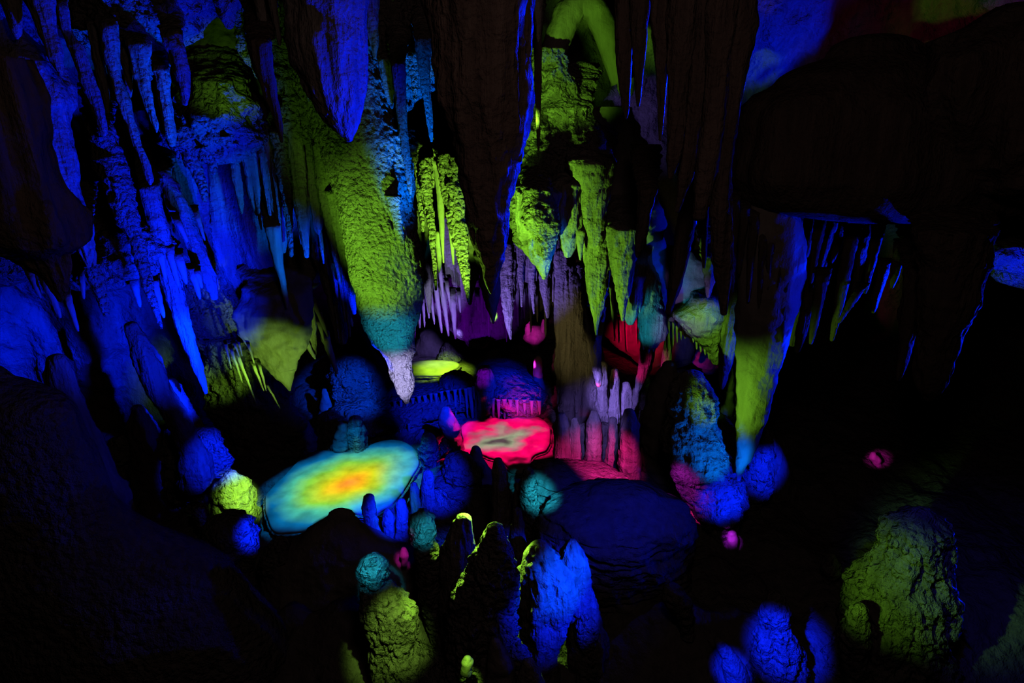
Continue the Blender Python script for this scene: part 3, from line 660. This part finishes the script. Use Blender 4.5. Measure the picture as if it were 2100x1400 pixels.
ledge('blue and violet rock ledge above the pink pool with a curtain of ribs', '772,985,1070;785,978,1100;802,980,1120;820,990,1128;836,1000,1128', 10.1,
      [(1003,820,1004,852,4), (1011,822,1012,856,4), (1022,824,1023,858,4), (1034,824,1035,860,4), (1046,824,1047,856,4), (1060,824,1061,852,4), (1075,824,1076,850,4), (1090,826,1091,850,4), (1106,826,1107,850,4)])
mite('boulder', 'blue stone block in the corner between the two fringed ledges', 'boulder', '760,980,1010;790,975,1015;840,975,1005;860,975,1000', 'flute', Y=10.3)
mite('boulder', 'dark red boulder at the rear corner of the pink pool', 'boulder', '842,902,925;870,900,940;900,915,948;925,925,952', 'smooth', Y=9.75)

# rear terrace
mite('stalagmite', 'blue stalagmite with domed head standing on the rear terrace', 'stalagmite', '734,1096,1110;750,1094,1112;775,1093,1113;795,1094,1118', 'smooth', z=.35)
mite('boulder', 'small round blue stone on the rear terrace', 'boulder', '760,1047,1062;772,1045,1065;785,1046,1064', 'rough', z=.38)
mite('rock_hood', 'pale green tent-shaped rock with a dark cleft beyond the yellow-green pool', 'rock', '684,1004,1014;700,985,1028;716,976,1030;728,972,1032', 'rough', Y=11.8)
mite('boulder', 'dull violet boulder behind the yellow-green pool', 'boulder', '690,860,900;708,848,915;728,845,920;742,850,940', 'smooth', Y=12.0)
mite('boulder', 'violet rounded stone right of the yellow-green pool', 'boulder', '706,912,926;722,905,936;740,904,955;752,915,965', 'rough', Y=11.6)
o = mite('rock_bowl', 'magenta glowing bowl-shaped rock with two horns', 'rock', '680,1076,1118;690,1072,1119;700,1078,1112;708,1090,1104', 'smooth', Y=11.6, sink=.05)
loft('horn', '654,1080,1086;668,1078,1088;684,1076,1090', 11.5, 'smooth', parent=o, top='round')
loft('horn', '656,1112,1118;668,1109,1119;684,1106,1119', 11.5, 'smooth', parent=o, top='round')
stal('rock_rib', 'bright magenta rock wedge beside the magenta bowl', 'rock', 10.8, '610,1128,1138;630,1134,1148;650,1146,1157;661,1154,1159', 'smooth')
mite('flowstone_column', 'broad brown-olive flowstone column with ripples behind the finger stalagmites', 'flowstone', '520,1138,1170;580,1140,1195;640,1142,1212;700,1142,1228;770,1140,1240;840,1150,1250;880,1150,1250', 'flute', Y=11.2, ratio=.5)
for lab, rows in [('grey round-topped finger stalagmite, tallest of the dim trio', '717,1136,1148;735,1133,1152;765,1132,1153;790,1132,1156'), ('short grey finger stalagmite, between its two dim neighbours', '736,1154,1163;748,1152,1166;765,1151,1166;790,1150,1168'), ('dark red finger stalagmite at the back of the dim trio', '705,1167,1175;720,1166,1177;745,1165,1178;775,1164,1180')]:
    mite('stalagmite', lab, 'stalagmite', rows, 'smooth', Y=10.6, group='dim finger trio')
stal('stalactite', 'violet column tip joining the speckled spike to the rock below', 'stalactite', 8.2, '640,1198,1240;680,1203,1236;710,1207,1232;740,1212,1232;775,1220,1234;790,1224,1232', 'flute')
mite('rock_rib', 'thin blue slanting rib behind the violet column tip', 'rock', '715,1228,1234;740,1232,1240;770,1240,1250;790,1246,1254', 'smooth', Y=9.5)

# -------- pink and violet fingers
for lab, rows, Y in [
    ('slender violet finger stalagmite, leftmost of the rear three', '748,1229,1245;775,1226,1247;810,1226,1246;850,1226,1248;900,1226,1252', 9.6),
    ('tall pinkish finger stalagmite in the middle of the rear three', '760,1254,1268;785,1252,1271;830,1251,1271;870,1249,1272;910,1248,1274', 9.6),
    ('violet knobbly finger stalagmite, rightmost of the rear three', '788,1278,1292;805,1273,1295;840,1270,1295;870,1266,1294;905,1264,1292', 9.5)]:
    mite('stalagmite', lab, 'stalagmite', rows, 'flute', Y=Y, group='violet finger stalagmites')
for lab, rows, Y in [
    ('fat pinkish violet stalagmite at the edge of the pink pool', '852,1143,1160;870,1137,1167;910,1135,1168;950,1137,1172;985,1136,1178', 8.8),
    ('narrow pink stalagmite second from the pool edge', '860,1172,1184;875,1169,1188;910,1167,1190;950,1164,1192;985,1160,1194', 8.75),
    ('grey and pink stalagmite in the middle of the front row', '847,1211,1226;865,1206,1230;910,1203,1232;950,1200,1234;985,1200,1236', 8.75),
    ('green-flecked short stalagmite behind the hot pink one', '860,1250,1264;880,1248,1266;920,1244,1268;970,1240,1270;985,1240,1272', 8.9),
    ('broad hot pink stalagmite with dripping ribs, last of the front row', '844,1282,1300;862,1275,1307;900,1272,1310;950,1270,1312;985,1280,1312;1015,1292,1314', 8.5),
    ('tiny hot pink stub at the foot of the front row', '964,1223,1231;975,1221,1234;995,1222,1236;1005,1224,1236', 8.3)]:
    mite('stalagmite', lab, 'stalagmite', rows, 'flute', Y=Y, group='pink front row stalagmites')
mite('flowstone_bank', 'ribbed pink and teal flowstone bank joining the front row of stalagmites', 'flowstone', '884,1165,1280;900,1158,1288;930,1155,1290;950,1160,1285', 'flute', Y=8.95, ratio=.2)

# -------- right middle
mite('flowstone_mass', 'dark olive rounded flowstone behind the hot pink stalagmite', 'flowstone', '750,1358,1386;780,1340,1395;830,1322,1402;880,1315,1405;940,1318,1410;980,1320,1410', 'smooth', Y=9.6)
mite('stalagmite', 'small dim green finger beside the hot pink stalagmite', 'stalagmite', '845,1314,1324;860,1311,1328;890,1310,1330;940,1308,1334', 'smooth', Y=9.2)
stal('stalactite', 'half pink, half green stalactite standing before the red recess', 'stalactite', 8.8, '680,1316,1347;720,1314,1342;760,1308,1332;790,1303,1318;802,1303,1310', 'flute')
stal('stalactite', 'short salmon and green stalactite right of the half pink one', 'stalactite', 8.8, '690,1366,1382;720,1360,1378;745,1356,1374;764,1354,1362', 'flute')
straws('drip_straw', 'thin red straw', 'in the red recess', 'stalactite', 10.4, [
    (1263,655,1267,701,2.6), (1271,658,1274,703,2.6), (1284,660,1286,718,2.8), (1293,650,1294,690,2.4), (1303,655,1306,704,2.6), (1312,650,1313,690,2.4), (1330,690,1331,712,2.4)], group='red straws')
stal('flowstone_curtain', 'deep red rock curtain at the back of the recess', 'flowstone', 10.8, '600,1230,1430;650,1235,1440;700,1250,1440;740,1300,1420;760,1330,1380', 'smooth', ratio=.25, anchor=False)
mite('rock_column', 'dim green pillar beside the round black cave mouth', 'rock', '640,1470,1500;700,1462,1500;760,1476,1504;820,1480,1504', 'smooth', Y=9.8)
stal('rock_lintel', 'dim green rock brow over the round black cave mouth', 'rock', 9.4, '728,1425,1475;738,1420,1478;748,1426,1476;756,1440,1470', 'smooth')
mite('stalagmite', 'tall lumpy stalagmite, green on one flank and blue on the other, below the cave mouth', 'stalagmite', '774,1400,1440;790,1387,1452;820,1377,1464;846,1374,1464;856,1378,1462;880,1366,1470;915,1364,1478;945,1374,1494;990,1396,1518;1040,1420,1520;1090,1450,1500', 'crag', Y=8.2)
loft('cap', '762,1408,1416;768,1407,1419;776,1406,1421', 8.15, 'rough', parent=bpy.data.objects['stalagmite' if False else o.name] if False else None, top='round').name = 'green_knob'
tag(bpy.data.objects['green_knob'], 'bright green little knob on top of the tall lumpy stalagmite', 'rock')
mite('stalagmite', 'blue rough stalagmite right behind the point of the green spearhead', 'stalagmite', '886,1560,1582;920,1542,1584;960,1524,1578;1000,1512,1576;1030,1520,1560', 'rough', Y=8.0)
mite('stalagmite', 'dark stalagmite flank with violet threads behind the blue rough one', 'stalagmite', '890,1572,1586;920,1574,1600;960,1580,1620;1000,1580,1630', 'flute', Y=8.3)
mite('boulder', 'small stone glowing violet on the black floor', 'boulder', '1094,1494,1510;1104,1490,1513;1120,1494,1513', 'smooth', Y=6.6)
mite('boulder', 'tiny dim red stone far out on the black floor', 'boulder', '930,1786,1796;940,1784,1806;950,1790,1808', 'smooth', Y=8.2)
mite('flowstone_mound', 'wide dark blue stepped flowstone dome with a pink edge', 'mound', '1022,1210,1350;1034,1140,1388;1055,1112,1404;1085,1104,1408;1130,1110,1400;1170,1120,1400', 'strata', Y=6.5, ratio=.7, amp=.8)
mite('flowstone_mound', 'dark blue stepped bank between the pink pool and the dome', 'mound', '955,1095,1130;970,1090,1200;990,1088,1280;1020,1090,1300;1060,1100,1300', 'strata', Y=7.6, ratio=.8)
mite('boulder', 'curved dark rock with a blue back leaning on the dome', 'boulder', '1212,1360,1400;1230,1362,1412;1255,1380,1418;1290,1395,1422', 'rough', Y=5.5)
mite('boulder', 'small blue wedge rock under the pink edge of the dome', 'boulder', '1120,1322,1345;1150,1320,1362;1190,1335,1368;1210,1350,1368', 'smooth', Y=5.7)

# -------- centre bank
mite('mound', 'bright blue mound that carries three short blue fingers', 'mound', '1092,742,830;1100,722,838;1110,708,842;1128,700,850', 'smooth', Y=6.6, ratio=.5)
for lab, rows, Y in [
    ('tallest of three blue fingers on the mound, leaning over the orange pool', '1020,746,766;1040,744,770;1065,748,774;1085,752,776', 5.95),
    ('pale blue middle finger on the mound, brightest of three', '1050,787,804;1065,784,809;1085,785,808;1110,787,806', 5.9),
    ('blue finger on the mound standing nearest the sphere-headed stalagmite', '1030,813,832;1050,811,837;1075,813,836;1100,812,838', 5.92)]:
    mite('stalagmite', lab, 'stalagmite', rows, 'flute', Y=Y, group='three blue fingers', sink=.1)
mite('mound', 'blue mound of the bank between the orange and pink pools', 'mound', '1022,855,915;1032,845,935;1050,842,950;1075,840,960', 'rough', Y=7.2, ratio=.7)
mite('stalagmite', 'blue finger stalagmite standing on the bank mound', 'stalagmite', '970,868,886;985,865,890;1010,864,892;1035,862,894', 'flute', Y=6.45, sink=.1)
mite('stalagmite', 'short pale-tipped blue finger on the bank mound', 'stalagmite', '992,843,854;1003,840,858;1025,840,860;1040,842,862', 'flute', Y=6.4, sink=.1)
mite('boulder', 'blue cracked boulder between the two big pools', 'boulder', '895,866,890;912,861,896;935,860,896;950,866,894', 'rough', Y=8.3)
mite('boulder', 'small blue stone with violet top beside the pink pool', 'boulder', '902,906,920;915,903,924;930,904,926', 'rough', Y=8.4)
mite('boulder', 'low blue rock on the near shore of the pink pool', 'boulder', '945,915,965;958,910,985;975,912,990;985,920,985', 'rough', Y=7.9)
mite('boulder', 'round dark blue stone in the middle of the bank', 'boulder', '962,910,922;975,908,926;985,910,925', 'rough', Y=7.7)
mite('boulder', 'dark red knob silhouetted on the pink pool shore', 'boulder', '920,967,984;935,963,988;955,968,1000;970,975,1010', 'smooth', Y=8.1)
mite('stalagmite', 'reddish-topped olive stalagmite in front of the pink pool', 'stalagmite', '945,1012,1030;965,1009,1037;1000,1010,1042;1050,1010,1046;1110,1008,1050;1150,1008,1052', 'flute', Y=6.7)
mite('stalagmite', 'turquoise stalagmite sparkling green, right of the reddish-topped one', 'stalagmite', '964,1076,1093;985,1069,1100;1020,1068,1102;1060,1070,1103;1100,1072,1106;1150,1072,1110', 'grain', Y=6.6)
mite('stalagmite', 'slim dark blue stalagmite squeezed beside the turquoise one', 'stalagmite', '994,1058,1068;1010,1054,1070;1050,1052,1072;1100,1050,1074', 'flute', Y=6.8)
mite('stalagmite', 'dim olive slim stalagmite beside the turquoise one, lower down', 'stalagmite', '1045,1052,1066;1070,1048,1072;1110,1046,1076;1160,1045,1078;1200,1044,1080', 'flute', Y=6.1)
mite('stalagmite', 'pair-rooted blue stalagmite on the near edge of the stepped dome', 'stalagmite', '1030,1128,1142;1050,1122,1150;1080,1120,1190;1110,1120,1200;1140,1125,1200', 'rough', Y=6.2)

# ================================================================== foreground, centre
o = mite('stalagmite', 'green ribbed stalagmite crowned by a pale turquoise lump, standing nearest', 'stalagmite', '1190,750,792;1215,746,808;1250,754,842;1290,764,848;1320,770,836;1350,774,870;1400,778,930;1460,770,960', 'crag', Y=4.35, seg=150)
loft('crown', '1150,748,788;1160,739,795;1174,740,794;1188,744,790', 4.3, 'grain', parent=o, top='round')['label'] = 'pale turquoise crown'
mite('stalagmite', 'sphere-headed blue stalagmite with turquoise glitter', 'stalagmite', '1050,855,876;1066,843,889;1092,842,893;1112,850,892;1150,856,905;1210,862,908;1290,880,914;1350,890,918;1420,895,925', 'grain', Y=4.9)
mite('stalagmite', 'dark blue square-topped stalagmite right of the sphere-headed one', 'stalagmite', '1064,936,964;1100,918,966;1150,905,972;1200,905,985;1280,900,990', 'flute', Y=5.4)
mite('stalagmite', 'big black stalagmite edged with green glitter in the middle foreground', 'stalagmite', '1082,1003,1030;1110,992,1042;1160,965,1048;1200,942,1050;1260,928,1052;1330,920,1055;1440,910,1060', 'grain', Y=4.5)
mite('stalagmite', 'broad smooth blue stalagmite with fluted head, right of the black one', 'stalagmite', '1122,1088,1124;1150,1075,1148;1190,1068,1174;1230,1068,1176;1280,1072,1160;1340,1076,1142;1400,1080,1140;1450,1080,1150', 'flute', Y=4.6, amp=1.25)
mite('stalagmite', 'round-headed bright blue stalagmite behind the broad blue one', 'stalagmite', '1114,1160,1184;1135,1148,1196;1160,1146,1204;1190,1155,1208;1240,1160,1222;1300,1165,1240', 'flute', Y=5.2)
mite('stalagmite', 'small knobbly bright blue stalagmite low beside a dark hollow', 'stalagmite', '1264,1186,1210;1285,1178,1221;1305,1182,1221;1330,1190,1218;1400,1185,1230', 'grain', Y=4.6)
mite('stalagmite', 'olive dome stalagmite at the bottom edge before the broad blue one', 'stalagmite', '1316,1005,1026;1340,1000,1044;1370,1000,1054;1430,998,1062', 'smooth', Y=4.1)
mite('stalagmite', 'blue-grey dome at the bottom edge right of the olive dome', 'stalagmite', '1360,1072,1098;1380,1064,1108;1430,1058,1114', 'flute', Y=4.1)
mite('stalagmite', 'small blue stump at the bottom edge left of the olive dome', 'stalagmite', '1352,985,1000;1375,980,1008;1430,976,1012', 'flute', Y=4.25)
mite('stalagmite', 'dark ridged blue knob between black stalagmite and broad blue one', 'stalagmite', '1318,1042,1066;1335,1036,1078;1370,1034,1086;1420,1034,1090', 'grain', Y=4.35)
mite('boulder', 'small shining lime green cap-shaped stone at the foot of the black stalagmite', 'boulder', '1350,950,966;1357,946,971;1366,946,968', 'smooth', Y=3.9, sink=.05)
mite('boulder', 'tiny magenta stone glowing on the dark bank', 'boulder', '1126,822,834;1136,820,838;1147,823,836', 'smooth', Y=5.3, sink=.05)

# -------- foreground, right
mite('stalagmite', 'bright blue two-tiered stalagmite at the bottom edge', 'stalagmite', '1224,1580,1606;1250,1566,1614;1290,1562,1618;1300,1558,1622;1340,1555,1640;1400,1552,1650;1450,1545,1670', 'crag', Y=4.5)
mite('stalagmite', 'curved bright blue stalagmite left of the two-tiered one', 'stalagmite', '1314,1464,1484;1332,1474,1500;1360,1484,1522;1400,1488,1534;1450,1480,1545', 'flute', Y=4.5)
mite('stalagmite', 'massive mossy green craggy stalagmite with blue rim on the dark floor', 'stalagmite', '1056,1872,1912;1070,1836,1926;1095,1815,1930;1140,1808,1930;1165,1796,1929;1200,1772,1930;1250,1750,1931;1300,1735,1932;1345,1712,1934;1420,1700,1940', 'crag', Y=4.7, amp=1.3)
mite('stalagmite', 'short green stalagmite leaning on the massive craggy one', 'stalagmite', '1246,1745,1775;1275,1734,1778;1310,1728,1782;1350,1730,1778;1400,1735,1772', 'rough', Y=4.3)
mite('boulder', 'small mossy green stone left of the massive craggy stalagmite', 'boulder', '1145,1694,1716;1165,1686,1722;1188,1692,1714', 'rough', Y=5.5)
tube('root_strand', [(1926,1196,4.7,4),(1950,1225,4.7,6),(1962,1262,4.68,7),(1972,1292,4.66,5),(1990,1310,4.6,3)], 'flute', seg=10)
tag(bpy.data.objects['root_strand'], 'thin blue strand of flowstone running off the massive craggy stalagmite', 'rock strand')

# ------------------------------------------------------------------ camera and world
cam = bpy.data.objects.new('camera', bpy.data.cameras.new('camera')); COL.objects.link(cam)
cam.location = (0, 0, H); cam.rotation_euler = (math.pi / 2 - PITCH, 0, 0)
cam.data.sensor_width = 36; cam.data.lens = F / 2100 * 36; cam.data.clip_end = 100
S.camera = cam
w = bpy.data.worlds.new('cave_dark'); S.world = w; w.use_nodes = True
w.node_tree.nodes['Background'].inputs[0].default_value = (0, 0, 0, 1)
w.node_tree.nodes['Background'].inputs[1].default_value = 0
S.view_settings.view_transform = 'Standard'; S.view_settings.look = 'None'
S.view_settings.exposure = .2; S.view_settings.gamma = 1

# ================================================================== lamps
S.cycles.use_adaptive_sampling = False; S.cycles.max_bounces = 1; S.cycles.diffuse_bounces = 0; S.cycles.glossy_bounces = 0; S.cycles.transmission_bounces = 0
S.cycles.sample_clamp_indirect = 2.0
BLUE = (.0, .012, 1.0); AZURE = (0, .16, 1.0); TEAL = (.02, .62, .85); GREEN = (.34, .95, .04); LIME = (.42, 1.0, .05); OLIVE = (.40, .80, .07)
VIOLET = (.32, .20, 1.0); LILAC = (.55, .50, 1.0); PURPLE = (.34, .0, 1.0); MAGENTA = (.9, .02, .55); PINK = (1.0, .02, .28); RED = (1.0, .0, .07)

def spot(color, level, src, tgt, rad, blend=.85, size=.04, name='lamp'):
    """a flood lamp at src aimed at tgt, its pool of light rad metres wide there"""
    src, tgt = np.array(src, float), np.array(tgt, float)
    d = np.linalg.norm(tgt - src)
    L = bpy.data.lights.new(name, 'SPOT'); L.color = color
    L.energy = 79 * d * d * level
    L.spot_size = min(2 * math.atan(rad / d) * 1.3, math.pi * .95); L.spot_blend = blend; L.shadow_soft_size = size
    o = bpy.data.objects.new(name, L); COL.objects.link(o)
    o.location = src
    o.rotation_euler = Vector((tgt - src).tolist()).to_track_quat('-Z', 'Y').to_euler()
    return o
def glow(color, level, src, d, size=.1, name='lamp'):
    L = bpy.data.lights.new(name, 'POINT'); L.color = color; L.energy = 79 * d * d * level; L.shadow_soft_size = size
    o = bpy.data.objects.new(name, L); COL.objects.link(o); o.location = src
    return o

def projector(src, center, stops, ax, ang, level, lo=1.0, mottle=.35):
    """a colour-wheel projector hanging over a pool: coloured rings, elongated by ax and turned by ang"""
    src, center = np.array(src, float), np.array(center, float)
    d = np.linalg.norm(center - src)
    o = spot((1, 1, 1), level, src, center, lo, blend=.05, size=.02, name='pool_projector')
    L = o.data; L.use_nodes = True; n, l = L.node_tree.nodes, L.node_tree.links
    em = n['Emission']
    tc = n.new('ShaderNodeTexCoord'); sx = n.new('ShaderNodeSeparateXYZ'); l.new(tc.outputs['Normal'], sx.inputs[0])
    def div(a):
        m = n.new('ShaderNodeMath'); m.operation = 'DIVIDE'; l.new(sx.outputs[a], m.inputs[0]); l.new(sx.outputs['Z'], m.inputs[1])
        k = n.new('ShaderNodeMath'); k.operation = 'MULTIPLY'; k.inputs[1].default_value = d; l.new(m.outputs[0], k.inputs[0]); return k
    cx = n.new('ShaderNodeCombineXYZ'); l.new(div('X').outputs[0], cx.inputs[0]); l.new(div('Y').outputs[0], cx.inputs[1])
    mp = n.new('ShaderNodeMapping'); mp.inputs['Rotation'].default_value = (0, 0, ang); mp.inputs['Scale'].default_value = (1 / ax[0], 1 / ax[1], 1)
    mp.vector_type = 'TEXTURE'; mp.inputs['Scale'].default_value = (ax[0], ax[1], 1)
    l.new(cx.outputs[0], mp.inputs[0])
    nz = n.new('ShaderNodeTexNoise'); nz.inputs['Scale'].default_value = 2.2; nz.inputs['Detail'].default_value = 3; l.new(mp.outputs[0], nz.inputs['Vector'])
    ln = n.new('ShaderNodeVectorMath'); ln.operation = 'LENGTH'; l.new(mp.outputs[0], ln.inputs[0])
    ad = n.new('ShaderNodeMath'); ad.operation = 'MULTIPLY_ADD'; ad.inputs[1].default_value = mottle; l.new(nz.outputs['Fac'], ad.inputs[0]); l.new(ln.outputs['Value'], ad.inputs[2])
    sb = n.new('ShaderNodeMath'); sb.operation = 'SUBTRACT'; sb.inputs[1].default_value = mottle * .5; l.new(ad.outputs[0], sb.inputs[0])
    rp = n.new('ShaderNodeValToRGB'); el = rp.color_ramp.elements
    while len(el) < len(stops): el.new(.5)
    for e, (p, c) in zip(el, stops): e.position = p; e.color = (*c, 1)
    l.new(sb.outputs[0], rp.inputs[0]); l.new(rp.outputs[0], em.inputs['Color'])
    return o

# ---- blue floods behind the black rock mass at the far side
FB = at(1900, 470, 8.7)
FB2 = np.array([2.4, 5.9, 5.4])
spot(BLUE, 1.6, FB2, (1.55, 4.5, 5.2), .85, .5, .03)
spot(BLUE, 1.3, (2.05, 6.2, 4.1), (1.5, 4.6, 4.3), .8, .5, .03)
spot(BLUE, 1.6, FB2 + [-.3, .2, 0], (.3, 3.9, 4.9), .75, .3, .03)
spot(BLUE, 1.2, (3.4, 6.4, 3.9), at(1560, 520, 6.0), .6, .5, .03)
spot(BLUE, 1.0, (4.8, 6.4, 3.2), at(1690, 560, 6.5), .8, .5, .03)
spot(BLUE, .8, (5.2, 5.6, 3.0), (4.0, 5.3, 3.3), .8, .5, .03)
spot(BLUE, .5, FB + [-.6, 0, .6], at(1610, 120, 10.4), .8, .5)
spot(BLUE, .8, (5.2, 5.6, 3.2), at(2080, 535, 6.2), .5, .5)
spot((1, 0, .15), .012, (6.5, 8.0, 4.5), at(1950, 20, 9.5), 1.5, .9)
spot(BLUE, .7, (3.7, 6.2, 2.5), at(1580, 760, 6.1), .6, .5, .03)
spot(AZURE, .22, (1.3, 6.3, 2.9), at(1110, 500, 7.2), .35)
# ---- blue floods for the side wall
LB = np.array([-1.8, 5.5, 2.0])
spot(BLUE, .48, LB, at(190, 180, 6.2), 1.5)
spot(BLUE, .50, (-3.2, 6.5, 2.4), at(120, 640, 8.3), 1.2)
spot(BLUE, .5, (-2.6, 6.2, 2.0), at(170, 770, 8.4), 1.0)
spot(BLUE, .80, (-3.0, 5.7, 2.4), at(370, 540, 7.4), .8)
spot(AZURE, .25, LB + [.4, .3, 0], at(540, 450, 7.3), .6)
spot(BLUE, .8, LB + [.5, .6, 0], at(680, 530, 7.2), .36)
spot(AZURE, .14, LB + [.2, 0, 0], at(270, 70, 6.7), .6)
spot(BLUE, .45, (-.3, 5.2, 4.4), at(665, 110, 5.5), .7)
spot(AZURE, .45, (-.6, 5.2, 2.6), at(835, 70, 7), .7)
spot(BLUE, .20, (-3.1, 5.6, 2.2), at(250, 520, 7.8), 2.0)  # added weak wide fill, lifts the black gaps on the side wall
# ---- green lamps on the floor below the hanging cone
GB = np.array([-2.1, 4.2, 2.3])
spot(GREEN, .33, GB, at(800, 470, 6.5), .72)
spot(GREEN, .03, GB, at(710, 260, 6.8), 1.0)
spot(LIME, .85, (-.40, 5.9, 1.7), at(905, 430, 7.6), .6)
spot(GREEN, .40, (-1.0, 5.5, 1.4), at(1120, 430, 7.5), .75)
spot(GREEN, .16, (-.4, 6.2, 3.3), at(1120, 300, 7.6), .7)
spot(GREEN, .30, (-.3, 6.0, 1.4), at(1250, 570, 7.3), .65)
spot(GREEN, .20, (1.45, 5.2, 1.7), at(1535, 800, 6.1), .55)
spot(OLIVE, .22, (-2.2, 5.4, .9), at(570, 720, 7.6), .55)
spot(LIME, .75, (-1.6, 4.6, 2.6), at(480, 1030, 6.8), .36)
spot(OLIVE, .22, (-.2, 2.6, 3.2), at(815, 1300, 4.35), .32)
spot(TEAL, .5, (-.9, 2.6, 3.2), at(765, 1168, 4.3), .13)
spot(GREEN, .025, (-2.75, 6.2, 5.2), at(460, 130, 7.5), .75)
spot(GREEN, .065, (1.6, 3.0, 2.0), at(1870, 1190, 4.7), .62)
spot(GREEN, .16, (1.9, 5.6, 3.6), at(1440, 690, 7.8), .42)
spot(GREEN, .10, (.1, 5.4, 5.0), at(1190, 110, 8), .75)
spot(LIME, .42, (-2.75, 6.3, 2.3), at(497, 765, 7.3), .22)
spot(LIME, .9, (-.3, 5.2, 1.9), at(990, 1200, 4.5), .6, .5, .02)
spot(LIME, .4, at(1065, 1060, 6.0), at(1060, 1220, 4.6), .5, .5, .02)
spot(TEAL, .3, (-.2, 3.4, 2.0), at(872, 1085, 4.9), .16)
# ---- violet, magenta and red lamps in the recesses
spot(LILAC, .85, (-1.1, 4.4, 1.9), at(820, 765, 6.5), .34)
spot(TEAL, .30, (-1.1, 4.4, 1.8), at(800, 650, 6.5), .3)
spot(PURPLE, .09, at(1000, 860, 8.6), at(930, 640, 9.8), 1.2)
spot(VIOLET, .45, at(960, 840, 8.2), at(1070, 580, 9.2), .75)
spot(VIOLET, .40, at(960, 840, 8.2), at(890, 610, 9.6), .6)
spot(MAGENTA, .6, at(1090, 760, 10.0), at(1096, 690, 11.0), .3)
spot(RED, .18, (2.0, 9.2, 1.6), at(1310, 690, 10.7), .55)
spot(PINK, .5, (1.5, 5.7, 1.7), at(1235, 955, 7.1), .5)
spot(VIOLET, .25, (.9, 5.6, 2.1), at(1220, 865, 7.2), .35)
spot(VIOLET, .5, (.2, 6.3, 2.3), at(1262, 815, 8.8), .42)
# ---- blue lamps low between the standing stones
spot(BLUE, .75, (2.4, 2.6, 2.8), at(1130, 1220, 4.7), .5)
spot(AZURE, .25, (2.4, 2.6, 2.8), at(1115, 1190, 4.7), .35)
spot(BLUE, .9, (1.2, 2.8, 2.2), at(1600, 1320, 4.5), .3)
spot(BLUE, .9, (1.2, 2.8, 2.2), at(1500, 1370, 4.5), .16)
spot(BLUE, .9, (-.6, 4.4, 2.2), at(785, 1065, 6.3), .34)
spot(BLUE, .6, (-.2, 4.4, 2.4), at(880, 990, 7.2), .5)
spot(BLUE, .8, (-1.4, 4.6, 2.8), at(400, 960, 7.2), .44)
spot(BLUE, .9, (-1.4, 4.0, 2.4), at(475, 1120, 6.1), .22)
spot(AZURE, .5, (3.0, 5.0, .75), at(1430, 870, 6.4), .45)
spot(BLUE, .8, (2.9, 5.0, .6), at(1470, 990, 6.4), .4)
spot(BLUE, .8, (3.3, 4.8, 1.6), at(1555, 960, 7.2), .35)
spot(BLUE, .4, (.2, 6.0, 3.0), at(890, 850, 9.6), .65)
spot(BLUE, .4, (.8, 6.0, 3.0), at(1050, 800, 10), .55)
spot((0, .06, 1), .5, (-.9, 6.6, 2.4), at(730, 800, 9.4), .5)
spot(LIME, .6, (-.4, 2.6, 3.2), at(958, 1357, 3.9), .06)
spot(MAGENTA, .3, (-.6, 3.2, 3.2), at(829, 1136, 5.3), .07)
spot(MAGENTA, .25, (3.0, 5.2, 2.0), at(1795, 940, 8.0), .12)
spot(TEAL, .4, (.6, 4.0, 2.4), at(1086, 1020, 6.6), .28)
spot(BLUE, .04, (1.0, 3.0, 3.6), at(1230, 1080, 6.5), .9)
spot(BLUE, .6, at(2080, 1130, 5.4), at(1925, 1180, 4.75), .6, .5, .02)
spot((.6, .02, 1), .6, (1.6, 4.4, 2.2), at(1501, 1108, 6.2), .08)
spot((.6, .02, .7), .2, (1.4, 5.4, 1.7), at(1420, 1000, 6.3), .25)
spot(PINK, .6, at(1480, 1040, 7.0), at(1398, 1065, 6.5), .35)
# ---- dim lamps far back
spot(BLUE, .012, (2.5, 3.0, 3.5), at(2020, 1200, 5.2), 1.2)
spot(PINK, .12, (.3, 9.0, .3), at(1070, 815, 10), .6)  # added lamp standing in for light bounced off the pink pool
spot((.8, .6, .2), .04, (.2, 7.4, 1.8), at(1190, 690, 9.1), .8)
spot(VIOLET, .07, (-.9, 9.8, 1.6), at(885, 715, 11.7), .6)
spot(GREEN, .12, (-.3, 9.8, 2.0), at(1003, 708, 11.6), .28)
spot((.45, .28, .9), .06, (1.6, 6.3, 1.8), at(1425, 590, 8), .5)
spot(TEAL, .14, (.9, 6.0, 1.8), at(1335, 640, 7.6), .35)
spot(PINK, .25, (.9, 7.9, 1.2), at(1330, 750, 8.8), .25)
spot(LIME, .45, (-1.0, 5.2, 2.6), (-.15, 4.1, 3.98), .25)
# ---- pool projectors
ca = PA.mean(0)
projector((ca[0] + .1, ca[1] - .3, 2.8), (*ca, .04), [(0, (.80, .22, .03)), (.13, (.78, .36, .01)), (.27, (.48, .50, .01)), (.45, (.17, .46, .04)), (.62, (.05, .38, .25)), (.80, (.0, .10, .27)), (.93, (.0, .04, .14)), (1.0, (0, 0, 0))], (1.5, 1.05), .35, .92, 1.6)
cb = PB.mean(0)
projector((cb[0] - .05, cb[1] - .2, 2.2), (cb[0] - .05, cb[1], .04), [(0, (.08, .05, .06)), (.2, (.30, .34, .22)), (.40, (.45, .12, .18)), (.58, (1, .0, .14)), (.8, (.9, .0, .10)), (.9, (.25, 0, .03)), (1.0, (0, 0, 0))], (1.2, .82), .3, .7, 1.3, mottle=1.4)
cc = PC.mean(0)
spot((.45, .85, .03), .9, (cc[0] + .5, cc[1] - .1, 1.6), (cc[0] + .35, cc[1], ZC), .50)
# ---- added weak warm fill near the camera, in place of ambient light
glow((1, .60, .50), .0075, (.4, 1.0, 6.2), 4.0, .3)
